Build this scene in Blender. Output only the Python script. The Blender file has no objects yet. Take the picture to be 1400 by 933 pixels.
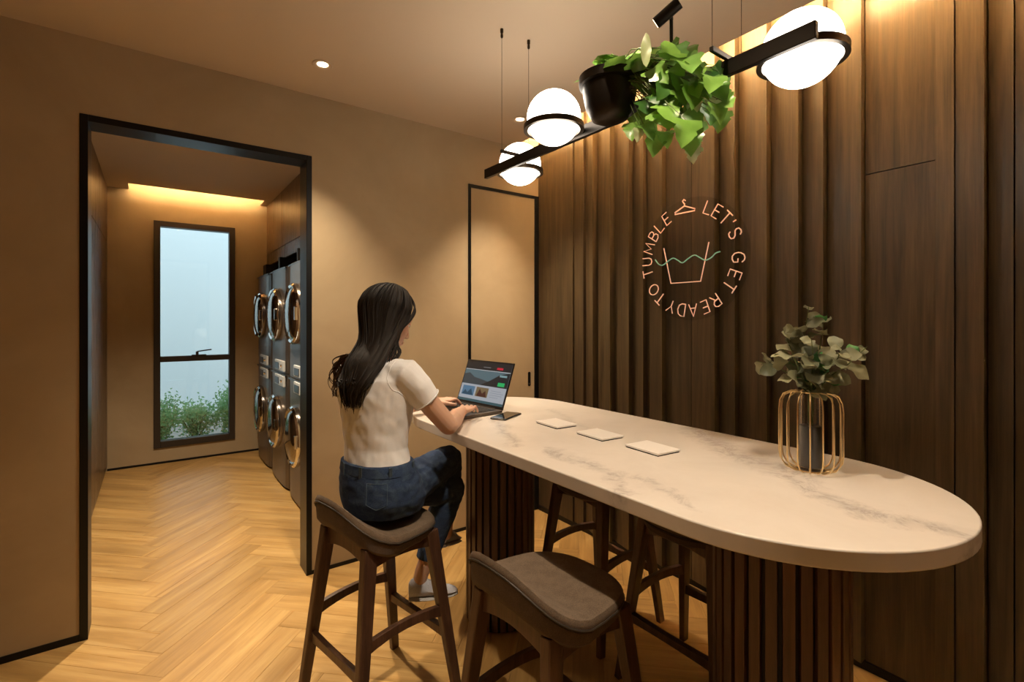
import bpy, bmesh, math, random
from mathutils import Vector, Matrix, noise
random.seed(7)
C = bpy.context.scene.collection
S = bpy.context.scene
R = math.radians
PI = math.pi

# ------------------------------------------------------------------ camera
cam = bpy.data.cameras.new('camera'); co = bpy.data.objects.new('camera', cam); C.objects.link(co)
co.location = (0, 0, 1.45); co.rotation_euler = (R(90), 0, R(-36.03))
cam.sensor_width = 36; cam.lens = 17.357; cam.shift_y = -0.02036; cam.clip_start = 0.02
S.camera = co
# ------------------------------------------------------------------ world + exposure
w = bpy.data.worlds.new('world'); S.world = w; w.use_nodes = True
bg = w.node_tree.nodes['Background']; bg.inputs[0].default_value = (0.68, 0.75, 0.79, 1); bg.inputs[1].default_value = 2.5
S.view_settings.view_transform = 'Standard'; S.view_settings.look = 'None'
S.view_settings.exposure = 0.07; S.view_settings.gamma = 1; S.view_settings.use_curve_mapping = False
WARM = (1.0, 0.80, 0.57)
COVE = (1.0, 0.72, 0.38)
GLOBE_STRENGTH = 12.5
SPOT_W = 150
COVE_STRENGTH = 680
HALL_COVE = 200

# ------------------------------------------------------------------ node helpers
def mat(name, col=(.5, .5, .5), rough=.5, metal=0., **kw):
    m = bpy.data.materials.new(name); m.use_nodes = True
    b = m.node_tree.nodes['Principled BSDF']
    b.inputs['Base Color'].default_value = (*col, 1); b.inputs['Roughness'].default_value = rough
    b.inputs['Metallic'].default_value = metal
    for k, v in kw.items():
        b.inputs[k.replace('_', ' ')].default_value = v
    return m
def N(m, t, **kw):
    n = m.node_tree.nodes.new(t)
    for k, v in kw.items():
        setattr(n, k, v)
    return n
def L(m, a, b): m.node_tree.links.new(a, b)
def bsdf(m): return m.node_tree.nodes['Principled BSDF']
def ramp(m, fac, stops, interp='LINEAR'):
    r = N(m, 'ShaderNodeValToRGB'); r.color_ramp.interpolation = interp
    e = r.color_ramp.elements
    while len(e) < len(stops): e.new(.5)
    for i, (p, c) in enumerate(stops):
        e[i].position = p; e[i].color = (*c, 1)
    L(m, fac, r.inputs[0]); return r.outputs[0]
def coords(m, scale=(1, 1, 1), rand=True, rot=(0, 0, 0)):
    tc = N(m, 'ShaderNodeTexCoord'); src = tc.outputs['Object']
    if rand:
        oi = N(m, 'ShaderNodeObjectInfo')
        ml = N(m, 'ShaderNodeVectorMath', operation='SCALE'); cb = N(m, 'ShaderNodeCombineXYZ')
        for i in range(3): L(m, oi.outputs['Random'], cb.inputs[i])
        L(m, cb.outputs[0], ml.inputs[0]); ml.inputs['Scale'].default_value = 37
        ad = N(m, 'ShaderNodeVectorMath', operation='ADD'); L(m, src, ad.inputs[0]); L(m, ml.outputs[0], ad.inputs[1]); src = ad.outputs[0]
    mp = N(m, 'ShaderNodeMapping'); mp.inputs['Scale'].default_value = scale; mp.inputs['Rotation'].default_value = rot
    L(m, src, mp.inputs[0]); return mp.outputs[0]
def noise_tex(m, vec, scale, detail=4, rough=.55, dist=0.):
    n = N(m, 'ShaderNodeTexNoise'); n.inputs['Scale'].default_value = scale; n.inputs['Detail'].default_value = detail
    n.inputs['Roughness'].default_value = rough; n.inputs['Distortion'].default_value = dist
    L(m, vec, n.inputs['Vector']); return n.outputs['Fac']
def bump(m, h, strength=.2, dist=.01):
    b = N(m, 'ShaderNodeBump'); b.inputs['Strength'].default_value = strength; b.inputs['Distance'].default_value = dist
    L(m, h, b.inputs['Height']); L(m, b.outputs[0], bsdf(m).inputs['Normal'])
def mixc(m, fac, a, b, mode='MIX'):
    x = N(m, 'ShaderNodeMix', data_type='RGBA', blend_type=mode)
    for s, v in ((x.inputs[0], fac), (x.inputs[6], a), (x.inputs[7], b)):
        if hasattr(v, 'links'): L(m, v, s)
        elif isinstance(v, (int, float)): s.default_value = v
        else: s.default_value = (*v, 1)
    return x.outputs[2]
def math_(m, op, a, b=0.):
    x = N(m, 'ShaderNodeMath', operation=op)
    for s, v in ((x.inputs[0], a), (x.inputs[1], b)):
        if hasattr(v, 'links'): L(m, v, s)
        else: s.default_value = v
    return x.outputs[0]
def wood(name, dark, mid, light, axis='Z', rough=.45, vary=.35, stretch=14, scale=3., bumpy=.15):
    """grain runs along axis of object coordinates"""
    m = mat(name, mid, rough)
    sc = {'X': (1, stretch, stretch), 'Y': (stretch, 1, stretch), 'Z': (stretch, stretch, 1)}[axis]
    v = coords(m, sc)
    n1 = noise_tex(m, v, scale, 6, .6, .3)
    v2 = coords(m, tuple(a * (5 if a > 1 else 1) for a in sc))
    n2 = noise_tex(m, v2, scale, 3, .7)
    f = math_(m, 'ADD', math_(m, 'MULTIPLY', n1, .7), math_(m, 'MULTIPLY', n2, .3))
    c = ramp(m, f, [(.33, dark), (.5, mid), (.67, light)])
    oi = N(m, 'ShaderNodeObjectInfo')
    k = math_(m, 'ADD', math_(m, 'MULTIPLY', oi.outputs['Random'], vary), 1 - vary / 2)
    cb = N(m, 'ShaderNodeCombineXYZ')
    for i in range(3): L(m, k, cb.inputs[i])
    L(m, mixc(m, 1., c, cb.outputs[0], 'MULTIPLY'), bsdf(m).inputs['Base Color'])
    L(m, ramp(m, n2, [(.3, (rough - .1,) * 3), (.7, (rough + .12,) * 3)]), bsdf(m).inputs['Roughness'])
    bump(m, n2, bumpy, .002)
    return m
def emit(name, col, strength):
    m = mat(name, col, .4); b = bsdf(m)
    b.inputs['Emission Color'].default_value = (*col, 1); b.inputs['Emission Strength'].default_value = strength
    return m

M = {}
# plaster
m = mat('tan_plaster', (.52, .36, .20), .85); v = coords(m, rand=False)
n = noise_tex(m, v, 1.6, 6, .6, .4); n2 = noise_tex(m, v, 14, 4, .6)
L(m, ramp(m, n, [(.3, (.39, .295, .175)), (.7, (.475, .37, .23))]), bsdf(m).inputs['Base Color']); bump(m, n2, .08, .004); M['plaster'] = m
m = mat('ceiling_paint', (.62, .505, .375), .9); M['ceiling'] = m
M['black'] = mat('black_metal', (.012, .012, .013), .35, .6)
M['lampblack'] = mat('dark_bronze_metal', (.022, .017, .013), .38, .7)
M['bronze'] = mat('bronze_ring', (.05, .036, .022), .35, .8)
M['panel'] = wood('walnut_wall_panel', (.036, .023, .011), (.068, .044, .020), (.105, .071, .033), 'Z', .45, .25, 16, 2.2)
M['slat'] = wood('dark_walnut_slat', (.055, .026, .017), (.105, .052, .033), (.16, .084, .052), 'Z', .38, .4, 14, 3)
M['core'] = mat('black_core', (.012, .009, .008), .6)
M['stoolwood'] = wood('dark_stained_stool_wood', (.045, .021, .013), (.080, .038, .022), (.13, .064, .036), 'Z', .4, .3, 10, 4)
M['hallwood'] = wood('hall_cabinet_wood', (.065, .036, .018), (.10, .056, .028), (.15, .085, .044), 'Z', .3, .3, 12, 2.4)
M['upperwood'] = wood('upper_cabinet_wood', (.12, .065, .026), (.18, .10, .040), (.25, .145, .060), 'Z', .32, .2, 12, 2.4)
m = wood('oak_floor_plank', (.32, .18, .055), (.45, .27, .090), (.58, .38, .145), 'X', .36, .22, 9, 1.5, .06); M['floor'] = m
M['floor_base'] = mat('floor_screed', (.10, .055, .02), .8)
# marble
m = mat('cream_marble', (.70, .62, .54), .24); v = coords(m, (1, .55, 1), rand=False, rot=(0, 0, R(-32)))
vn = coords(m, (1, 1, 1), rand=False)
def vein_band(pts, width, stren):
    """soft broken grey vein that follows a polyline across the slab"""
    tot = None
    sx = N(m, 'ShaderNodeSeparateXYZ'); tcn = N(m, 'ShaderNodeTexNoise'); tcn.inputs['Scale'].default_value = 5.5; tcn.inputs['Detail'].default_value = 8; tcn.inputs['Roughness'].default_value = .68
    L(m, vn, tcn.inputs['Vector'])
    sub = N(m, 'ShaderNodeVectorMath', operation='SUBTRACT'); L(m, tcn.outputs['Color'], sub.inputs[0]); sub.inputs[1].default_value = (.5, .5, .5)
    scl = N(m, 'ShaderNodeVectorMath', operation='SCALE'); L(m, sub.outputs[0], scl.inputs[0]); scl.inputs['Scale'].default_value = .22
    ad = N(m, 'ShaderNodeVectorMath', operation='ADD'); L(m, vn, ad.inputs[0]); L(m, scl.outputs[0], ad.inputs[1]); L(m, ad.outputs[0], sx.inputs[0])
    for (x0, y0), (x1, y1) in zip(pts, pts[1:]):
        dx, dy = x1 - x0, y1 - y0; ln = math.hypot(dx, dy); dx /= ln; dy /= ln
        px_ = math_(m, 'SUBTRACT', sx.outputs[0], x0); py_ = math_(m, 'SUBTRACT', sx.outputs[1], y0)
        al = math_(m, 'ADD', math_(m, 'MULTIPLY', px_, dx), math_(m, 'MULTIPLY', py_, dy))
        ac = math_(m, 'ABSOLUTE', math_(m, 'SUBTRACT', math_(m, 'MULTIPLY', px_, dy), math_(m, 'MULTIPLY', py_, dx)))
        over = math_(m, 'MAXIMUM', math_(m, 'SUBTRACT', al, ln), math_(m, 'MULTIPLY', al, -1.)); over = math_(m, 'MAXIMUM', over, 0.)
        d = math_(m, 'ADD', ac, over)
        f = math_(m, 'MAXIMUM', math_(m, 'SUBTRACT', 1., math_(m, 'DIVIDE', d, width)), 0.)
        tot = f if tot is None else math_(m, 'MAXIMUM', tot, f)
    return math_(m, 'MULTIPLY', tot, stren)
T0 = (1.406, 1.364)
def rel(pts): return [(x - T0[0], y - T0[1]) for x, y in pts]
w1 = noise_tex(m, vn, 9, 10, .7, 1.2)
fine = ramp(m, math_(m, 'ABSOLUTE', math_(m, 'SUBTRACT', w1, .5)), [(0., (1, 1, 1)), (.02, (.6, .6, .6)), (.08, (.12, .12, .12))])
vsum = None
for pts, wd_, st_ in (([(1.56, .74), (1.40, .58), (1.35, .43), (1.364, .27)], .055, .9), ([(1.80, 1.20), (1.60, .93), (1.50, .70)], .085, .8), ([(1.12, 1.30), (1.10, 1.02), (1.0, .87)], .045, .8),
                      ([(1.13, .95), (1.07, .70)], .03, .6), ([(1.27, 1.88), (1.15, 1.62), (1.02, 1.42)], .045, .7), ([(1.62, 1.9), (1.45, 1.5)], .04, .35)):
    q_ = vein_band(rel(pts), wd_, st_); vsum = q_ if vsum is None else math_(m, 'MAXIMUM', vsum, q_)
cloud = ramp(m, noise_tex(m, vn, 3.2, 7, .65, .6), [(.3, (.655, .60, .54)), (.7, (.725, .675, .615))])
vfac = math_(m, 'MULTIPLY', vsum, math_(m, 'ADD', math_(m, 'MULTIPLY', fine, .75), .22))
L(m, mixc(m, vfac, cloud, (.34, .30, .28)), bsdf(m).inputs['Base Color']); M['marble'] = m
# fabric
def fabric(name, a, b, scale=420, rough=.95):
    m = mat(name, a, rough); v = coords(m, rand=False)
    n = noise_tex(m, v, scale, 2, .7); n2 = noise_tex(m, v, 30, 3, .6)
    L(m, mixc(m, ramp(m, math_(m, 'ADD', math_(m, 'MULTIPLY', n, .7), math_(m, 'MULTIPLY', n2, .3)), [(.35, (0, 0, 0)), (.65, (1, 1, 1))]), a, b), bsdf(m).inputs['Base Color'])
    bump(m, n, .35, .001); return m
M['seat'] = fabric('brown_grey_seat_fabric', (.095, .066, .045), (.20, .145, .10))
M['shell'] = fabric('dark_seat_back_fabric', (.06, .040, .027), (.11, .076, .052))
M['piping'] = mat('seat_piping', (.04, .03, .022), .6)
M['shirt'] = fabric('white_cotton', (.82, .83, .86), (.89, .90, .93), 500)
def _j():
    m = M['jeans']; b = bsdf(m); src = b.inputs['Base Color'].links[0].from_socket; v = coords(m, (1, 1, 1.6), rand=False)
    n = noise_tex(m, v, 22, 5, .65, .8)
    L(m, mixc(m, math_(m, 'MULTIPLY', ramp(m, n, [(.48, (0, 0, 0)), (.68, (1, 1, 1))]), .55), src, (.07, .115, .165)), b.inputs['Base Color'])
M['jeans'] = fabric('dark_blue_denim', (.011, .024, .066), (.028, .056, .125), 350)
_j()
M['denimlight'] = fabric('worn_denim', (.05, .085, .13), (.08, .125, .18), 350)
M['skin'] = mat('skin', (.58, .36, .26), .5, Subsurface_Weight=.08)
M['hair'] = mat('dark_brown_hair', (.010, .006, .004), .68)
M['hairlight'] = mat('brown_hair_tips', (.055, .028, .015), .4)
M['shoe'] = fabric('silver_grey_knit', (.46, .48, .56), (.62, .64, .72), 300)
M['sole'] = mat('pale_rubber', (.55, .55, .56), .6)
M['lip'] = mat('lip_skin', (.45, .16, .13), .45)
M['eye'] = mat('eye_white', (.8, .78, .75), .2); M['iris'] = mat('dark_iris', (.03, .015, .01), .2)
M['steel'] = mat('graphite_steel', (.14, .115, .095), .34, .75)
M['chrome'] = mat('chrome', (.75, .73, .70), .06, 1.)
M['bowl'] = mat('tinted_mirror_bowl', (.30, .26, .22), .10, 1.)
M['darkglass'] = mat('dark_door_glass', (.02, .022, .024), .04, .0, Coat_Weight=1.)
M['panelgrey'] = mat('pale_grey_plastic', (.50, .53, .54), .4)
M['blackplastic'] = mat('black_plastic', (.012, .012, .013), .3)
M['frame'] = mat('dark_bronze_window_frame', (.045, .035, .028), .45, .3)
M['socket'] = mat('white_socket_lid', (.80, .76, .72), .35)
M['gold'] = mat('brushed_gold_wire', (.80, .60, .32), .28, 1.)
M['globe'] = emit('opal_glass_globe', (1.0, .89, .75), GLOBE_STRENGTH)
M['led'] = emit('warm_led_strip', COVE, COVE_STRENGTH)
M['led2'] = emit('warm_hall_led', COVE, HALL_COVE)
M['lens'] = emit('downlight_lens', (1.0, .78, .5), 9)
M['trimwhite'] = mat('downlight_trim', (.62, .50, .38), .5)
M['neon'] = emit('copper_neon_tube', (.88, .50, .33), .42)
M['neongreen'] = emit('green_neon_tube', (.16, .36, .25), .45)
M['soil'] = mat('soil', (.03, .02, .012), .95)
M['stem'] = mat('plant_stem', (.10, .13, .04), .7)
M['outwall'] = mat('pale_garden_wall', (.70, .78, .82), .9)
M['ground'] = mat('gravel', (.25, .24, .22), .9)
def leafmat(name, a, b, rough=.45, trans=.0):
    m = mat(name, a, rough); oi = N(m, 'ShaderNodeObjectInfo')
    tc = N(m, 'ShaderNodeTexCoord'); n = noise_tex(m, tc.outputs['Object'], 60, 3)
    f = math_(m, 'ADD', math_(m, 'MULTIPLY', oi.outputs['Random'], .75), math_(m, 'MULTIPLY', n, .25))
    L(m, ramp(m, f, [(.1, a), (.9, b)]), bsdf(m).inputs['Base Color'])
    if trans:
        t = N(m, 'ShaderNodeBsdfTranslucent'); t.inputs[0].default_value = (*b, 1)
        x = N(m, 'ShaderNodeMixShader'); x.inputs[0].default_value = trans
        L(m, bsdf(m).outputs[0], x.inputs[1]); L(m, t.outputs[0], x.inputs[2])
        L(m, x.outputs[0], m.node_tree.nodes['Material Output'].inputs[0])
    return m
M['ivy'] = leafmat('ivy_leaf', (.020, .10, .022), (.24, .46, .08), .3, .35)
M['ivypale'] = leafmat('pale_ivy_leaf', (.34, .44, .18), (.62, .64, .40), .4, .4)
M['euc'] = leafmat('eucalyptus_leaf', (.085, .10, .058), (.32, .32, .19), .55, .2)
M['eucgreen'] = leafmat('bright_eucalyptus_leaf', (.05, .20, .06), (.10, .30, .09), .5, .2)
M['shrub'] = leafmat('shrub_leaf', (.05, .24, .07), (.34, .55, .28), .6, .3)
m = mat('clear_glass', (1, 1, 1), .02); bsdf(m).inputs['Transmission Weight'].default_value = 1; bsdf(m).inputs['IOR'].default_value = 1.45; M['glass'] = m
m = bpy.data.materials.new('window_glass'); m.use_nodes = True; nt = m.node_tree
tr = nt.nodes.new('ShaderNodeBsdfTransparent'); tr.inputs[0].default_value = (.90, .96, .97, 1); gl = nt.nodes.new('ShaderNodeBsdfGlossy'); gl.inputs[1].default_value = .02
fr = nt.nodes.new('ShaderNodeFresnel'); mx = nt.nodes.new('ShaderNodeMixShader')
nt.links.new(fr.outputs[0], mx.inputs[0]); nt.links.new(tr.outputs[0], mx.inputs[1]); nt.links.new(gl.outputs[0], mx.inputs[2])
nt.links.new(mx.outputs[0], nt.nodes['Material Output'].inputs[0]); M['pane'] = m
m = bpy.data.materials.new('clear_acrylic'); m.use_nodes = True; nt = m.node_tree
tr = nt.nodes.new('ShaderNodeBsdfTransparent'); tr.inputs[0].default_value = (.94, .93, .92, 1); gl = nt.nodes.new('ShaderNodeBsdfGlossy'); gl.inputs[1].default_value = .3
mx = nt.nodes.new('ShaderNodeMixShader'); mx.inputs[0].default_value = 0
nt.links.new(tr.outputs[0], mx.inputs[1]); nt.links.new(gl.outputs[0], mx.inputs[2])
nt.links.new(mx.outputs[0], nt.nodes['Material Output'].inputs[0]); M['acrylic'] = m

# ------------------------------------------------------------------ mesh helpers
class MB:
    def __init__(s): s.v = []; s.f = []; s.mi = []
    def add(s, vs, fs, mi=0):
        o = len(s.v); s.v += [tuple(v) for v in vs]; s.f += [tuple(i + o for i in f) for f in fs]; s.mi += [mi] * len(fs); return s
    def box(s, x0, x1, y0, y1, z0, z1, mi=0):
        return s.add([(x0, y0, z0), (x1, y0, z0), (x1, y1, z0), (x0, y1, z0), (x0, y0, z1), (x1, y0, z1), (x1, y1, z1), (x0, y1, z1)],
                     [(0, 3, 2, 1), (4, 5, 6, 7), (0, 1, 5, 4), (1, 2, 6, 5), (2, 3, 7, 6), (3, 0, 4, 7)], mi)
    def bar(s, a, b, wa, ta, wb=None, tb=None, up=(0, 0, 1), mi=0):
        """tapered rectangular bar; w along 'side' (perp to up), t along up-ish"""
        wb = wb or wa; tb = tb or ta; a = Vector(a); b = Vector(b); d = (b - a).normalized()
        side = d.cross(Vector(up)); side = side.normalized() if side.length > 1e-4 else Vector((1, 0, 0)); u = side.cross(d).normalized()
        vs = []
        for p, w_, t_ in ((a, wa, ta), (b, wb, tb)):
            for i, j in ((-1, -1), (1, -1), (1, 1), (-1, 1)): vs.append(p + side * i * w_ / 2 + u * j * t_ / 2)
        return s.add(vs, [(0, 3, 2, 1), (4, 5, 6, 7), (0, 1, 5, 4), (1, 2, 6, 5), (2, 3, 7, 6), (3, 0, 4, 7)], mi)
    def loft(s, rings, cap=True, mi=0, close=False):
        n = len(rings[0]); o = len(s.v)
        for r in rings: s.v += [tuple(p) for p in r]
        k = len(rings)
        for i in range(k if close else k - 1):
            for j in range(n):
                a = o + i * n; b = o + ((i + 1) % k) * n
                s.f.append((a + j, a + (j + 1) % n, b + (j + 1) % n, b + j)); s.mi.append(mi)
        if cap and not close:
            s.f.append(tuple(o + j for j in reversed(range(n)))); s.f.append(tuple(o + (k - 1) * n + j for j in range(n))); s.mi += [mi, mi]
        return s
    def tube(s, pts, r, n=8, cap=True, mi=0, close=False, rnd=False):
        pts = [Vector(p) for p in pts]; k = len(pts); rr = r if isinstance(r, (list, tuple)) else [r] * k
        if rnd and not close:
            d0 = (pts[0] - pts[1]).normalized(); d1 = (pts[-1] - pts[-2]).normalized()
            P = [pts[0] + d0 * rr[0] * c for c in (.98, .8, .45)] + pts + [pts[-1] + d1 * rr[-1] * c for c in (.45, .8, .98)]
            Q = [rr[0] * c for c in (.2, .6, .89)] + list(rr) + [rr[-1] * c for c in (.89, .6, .2)]
            pts = P; rr = Q; k = len(pts)
        rings = []; up = None
        for i, p in enumerate(pts):
            if close: d = pts[(i + 1) % k] - pts[i - 1]
            else: d = pts[min(i + 1, k - 1)] - pts[max(i - 1, 0)]
            d = d.normalized() if d.length > 1e-9 else Vector((0, 0, 1))
            if up is None: up = Vector((0, 0, 1)) if abs(d.z) < .9 else Vector((1, 0, 0))
            sd = d.cross(up).normalized(); up = sd.cross(d).normalized()
            rings.append([p + (sd * math.cos(t) + up * math.sin(t)) * rr[i] for t in (2 * PI * j / n for j in range(n))])
        return s.loft(rings, cap, mi, close)
    def lathe(s, prof, c=(0, 0, 0), n=32, mi=0, cap=True, axis='Z'):
        rings = []
        for r, z in prof:
            rg = []
            for j in range(n):
                t = 2 * PI * j / n; x, y = r * math.cos(t), r * math.sin(t)
                p = {'Z': (x, y, z), 'X': (z, x, y), 'Y': (y, z, x)}[axis]
                rg.append((c[0] + p[0], c[1] + p[1], c[2] + p[2]))
            rings.append(rg)
        return s.loft(rings, cap, mi)
    def ell(s, c, ax, n=16, m_=10, rot=None, mi=0):
        c = Vector(c); rings = []
        for i in range(m_ + 1):
            ph = PI * (i + .02 * (i == 0) - .02 * (i == m_)) / m_
            rg = []
            for j in range(n):
                t = 2 * PI * j / n
                p = Vector((ax[0] * math.sin(ph) * math.cos(t), ax[1] * math.sin(ph) * math.sin(t), -ax[2] * math.cos(ph)))
                if rot: p = rot @ p
                rg.append(c + p)
            rings.append(rg)
        return s.loft(rings, True, mi)
    def prism(s, poly, z0, z1, mi=0):
        return s.loft([[(x, y, z0) for x, y in poly], [(x, y, z1) for x, y in poly]], True, mi)
    def build(s, name, ms, parent=None, smooth=False, bevel=0, loc=None, kind=None, seg=2):
        me = bpy.data.meshes.new(name); me.from_pydata(s.v, [], s.f)
        if not isinstance(ms, (list, tuple)): ms = [ms]
        for m_ in ms: me.materials.append(m_)
        me.polygons.foreach_set('material_index', s.mi)
        bm = bmesh.new(); bm.from_mesh(me); bmesh.ops.recalc_face_normals(bm, faces=bm.faces); bm.to_mesh(me); bm.free()
        if smooth:
            me.polygons.foreach_set('use_smooth', [True] * len(me.polygons))
            try: me.set_sharp_from_angle(angle=R(42))
            except Exception: pass
        o = bpy.data.objects.new(name, me); C.objects.link(o)
        if parent: o.parent = parent
        if loc: o.location = loc
        if bevel:
            b = o.modifiers.new('bevel', 'BEVEL'); b.width = bevel; b.segments = seg; b.limit_method = 'ANGLE'; b.angle_limit = R(40)
        if kind: o['kind'] = kind
        return o
def tag(o, label, cat, group=None):
    o['label'] = label; o['category'] = cat
    if group: o['group'] = group
    return o
def thing(name, label, cat, loc=(0, 0, 0), rz=0, group=None):
    o = bpy.data.objects.new(name, None); C.objects.link(o); o.location = loc; o.rotation_euler = (0, 0, rz)
    o.empty_display_size = .1
    return tag(o, label, cat, group)
def struct(name, mb, m_, parent=None, **kw):
    return mb.build(name, m_, parent, kind=None if parent else 'structure', **kw)
def remesh(o, voxel, smooth=4, fac=.5, disp=None):
    md = o.modifiers.new('r', 'REMESH'); md.mode = 'VOXEL'; md.voxel_size = voxel; md.use_smooth_shade = True
    if smooth:
        sm = o.modifiers.new('s', 'SMOOTH'); sm.iterations = smooth; sm.factor = fac
    dg = bpy.context.evaluated_depsgraph_get(); dg.update()
    me = bpy.data.meshes.new_from_object(o.evaluated_get(dg)); o.modifiers.clear()
    mats = [m_ for m_ in o.data.materials]
    o.data = me
    if not me.materials:
        for m_ in mats: me.materials.append(m_)
    if disp:
        ns = [v.normal.copy() for v in me.vertices]
        for v, nn in zip(me.vertices, ns): v.co += nn * disp(v.co)
    me.polygons.foreach_set('use_smooth', [True] * len(me.polygons))
    return o

YA, XB, CZ = 2.95, 2.395, 2.735     # back wall plane, wood wall plane, ceiling height
# ================================================================== SETTING
# ---- floor
fl = struct('floor', MB().box(-2.6, 2.6, -2.2, 6.3, -.12, -.0115), M['floor_base'])
W_, n_ = .1262, 6; L_ = W_ * n_; s2 = 1 / math.sqrt(2)
pm = MB().box(-L_ / 2 + .0004, L_ / 2 - .0004, -W_ / 2 + .0004, W_ / 2 - .0004, -.0125, 0)
proto = pm.build('plank', M['floor'], fl, bevel=.0006, seg=1)
far_mb = MB(); first = True; cnt = 0
def in_view(x, y):
    d = x * .588 + y * .809; u = x * .809 - y * .588
    return d > .5 and abs(u / d) < 1.25
spots = []
for row in range(-60, 80):
    for col in range(-6, 7):
        k = row
        for typ in (0, 1):
            if typ == 0: px, py, ang = k + n_ / 2, k + .5, 45
            else: px, py, ang = k + .5, k + 1 + n_ / 2, 135
            px += col * 2 * n_
            px *= W_; py *= W_
            x = (px - py) * s2 + .033; y = (px + py) * s2 + .31
            if not ((-2.5 < x < 2.5 and -2.1 < y < 3.1) or (-.75 < x < 1.4 and 3.1 <= y < 6.5)): continue
            spots.append((x, y, R(ang)))
spots.sort(key=lambda s_: (not in_view(s_[0], s_[1]), s_[0] ** 2 + s_[1] ** 2))
for i, (x, y, a) in enumerate(spots):
    flip = random.choice((0, PI))
    if i < 300:
        o = proto if i == 0 else proto.copy()
        if i: C.objects.link(o)
        o.location = (x, y, random.uniform(-.0004, .0002)); o.rotation_euler = (0, 0, a + flip)
    else:
        ca, sa = math.cos(a), math.sin(a)
        far_mb.add([(x + vx * ca - vy * sa, y + vx * sa + vy * ca, vz) for vx, vy, vz in pm.v], pm.f)
if far_mb.v: far_mb.build('plank_field', M['floor'], fl, kind='stuff')

# ---- back wall (tan plaster) with hall opening
O0, O1, OH = -.268, .733, 2.385      # opening
D0 = 1.775
wb = MB()
wb.box(-2.6, O0, YA, YA + .14, 0, 3.0).box(O1, D0, YA, YA + .14, 0, 3.0).box(O0, O1, YA, YA + .14, OH, 3.0).box(D0, 2.6, YA, YA + .14, 2.397, 3.0)
struct('wall_back', wb, M['plaster'])
fm = MB()
t = .030
fm.box(O0, O0 + t, YA - .006, YA + .145, 0, OH).box(O1 - t, O1, YA - .006, YA + .145, 0, OH).box(O0 + t, O1 - t, YA - .006, YA + .145, OH - t, OH)
struct('trim_1', fm, M['black'], bevel=.002)
bb = MB().box(-2.5, O0, YA - .004, YA + .001, 0, .03).box(O1, D0, YA - .004, YA + .001, 0, .022)
struct('baseboard_back', bb, M['black'])
# sliding door
dr = bpy.data.objects.new('door_1', None); C.objects.link(dr); dr.location = (2.08, YA, 0); dr['kind'] = 'structure'
MB().box(D0 + .014, 2.355, YA - .002, YA + .04, .012, 2.375).build('door_panel', M['plaster'], dr, bevel=.001).matrix_parent_inverse = Matrix.Translation((-2.08, -YA, 0))
df = MB().box(D0 - .006, D0 + .014, YA - .008, YA + .05, 0, 2.397).box(2.355, 2.394, YA - .008, YA + .05, 0, 2.397).box(D0 + .014, 2.355, YA - .008, YA + .05, 2.375, 2.397)
df.build('door_frame', M['black'], dr).matrix_parent_inverse = Matrix.Translation((-2.08, -YA, 0))
hp = []
for i in range(28):
    tt = 2 * PI * i / 28; hp.append((2.305 + .012 * math.cos(tt), 1.005 + (.042 if math.sin(tt) > 0 else -.042) + .012 * math.sin(tt)))
hm = MB().loft([[(x, YA - .005, z) for x, z in hp], [(x, YA + .0, z) for x, z in hp]])
h = hm.build('door_handle', M['black'], dr); h.matrix_parent_inverse = Matrix.Translation((-2.08, -YA, 0))
kn = MB().lathe([(.0, -.004), (.006, -.004), (.007, 0)], (2.305, YA - .005, .968), 16, axis='Y'); k2 = kn.build('latch', M['chrome'], h, smooth=True)

# ---- wood feature wall : saw-tooth boards, proud on the camera side
def ypx(px, X=2.38):
    u = (px - 700) / 675; return X * (.809 - .588 * u) / (.588 + .809 * u)
wr = struct('wall_right', MB().box(2.44, 2.6, -2.2, YA + .14, 0, 3.0), M['core'])
cuts = [(739, 0, 0), (783, 0, .012), (799, 0, .022), (814.5, 0, .040), (838, 0, .040), (863, 0, .035), (882, 0, .030), (908.5, 0, .035), (946, 0, .018), (981, .018, .040), (1008, 0, .035),
        (1052, 0, .038), (1095, 0, .036), (1129, 0, .036), (1181, 0, .036), (1280, 0, .010), (1308, .030, .040), (1349, .034, .042), (1388, 0, .028)]
# each entry: right-hand pixel edge, proudness at far end, proudness at near end
ys = [ypx(c[0]) for c in cuts]; ys[0] = YA
ye = ys[-1]
segs = []
for i in range(1, len(cuts)): segs.append((ys[i - 1], ys[i], cuts[i][1], cuts[i][2]))
pat = [.26, .12, .15, .28, .1, .17, .21]; i = 0; yy = ye
while yy > -2.15:
    wd = pat[i % 7]; segs.append((yy, max(yy - wd, -2.19), 0 if i % 3 else .02, .038)); yy -= wd; i += 1
for i, (ya, yb, p0, p1) in enumerate(segs):
    z1 = 2.99
    g = .0018
    q = [(XB - p0, ya - g), (XB - p1, yb + g), (2.439, yb + g), (2.439, ya - g)]
    if i == 14:     # board with the horizontal joint
        MB().prism(q, .035, 2.052).build('panel', M['panel'], wr); MB().prism(q, 2.056, z1).build('panel', M['panel'], wr)
    else:
        MB().prism(q, .035, z1).build('panel', M['panel'], wr)
struct('baseboard_right', MB().box(2.385, 2.438, -2.19, YA - .01, 0, .034), M['black'])
# ---- other walls of the room
struct('wall_left', MB().box(-2.6, -2.5, -2.2, YA, 0, 3.0), M['plaster'])
struct('wall_front', MB().box(-2.6, 2.6, -2.3, -2.2, 0, 3.0), M['plaster'])
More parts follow.
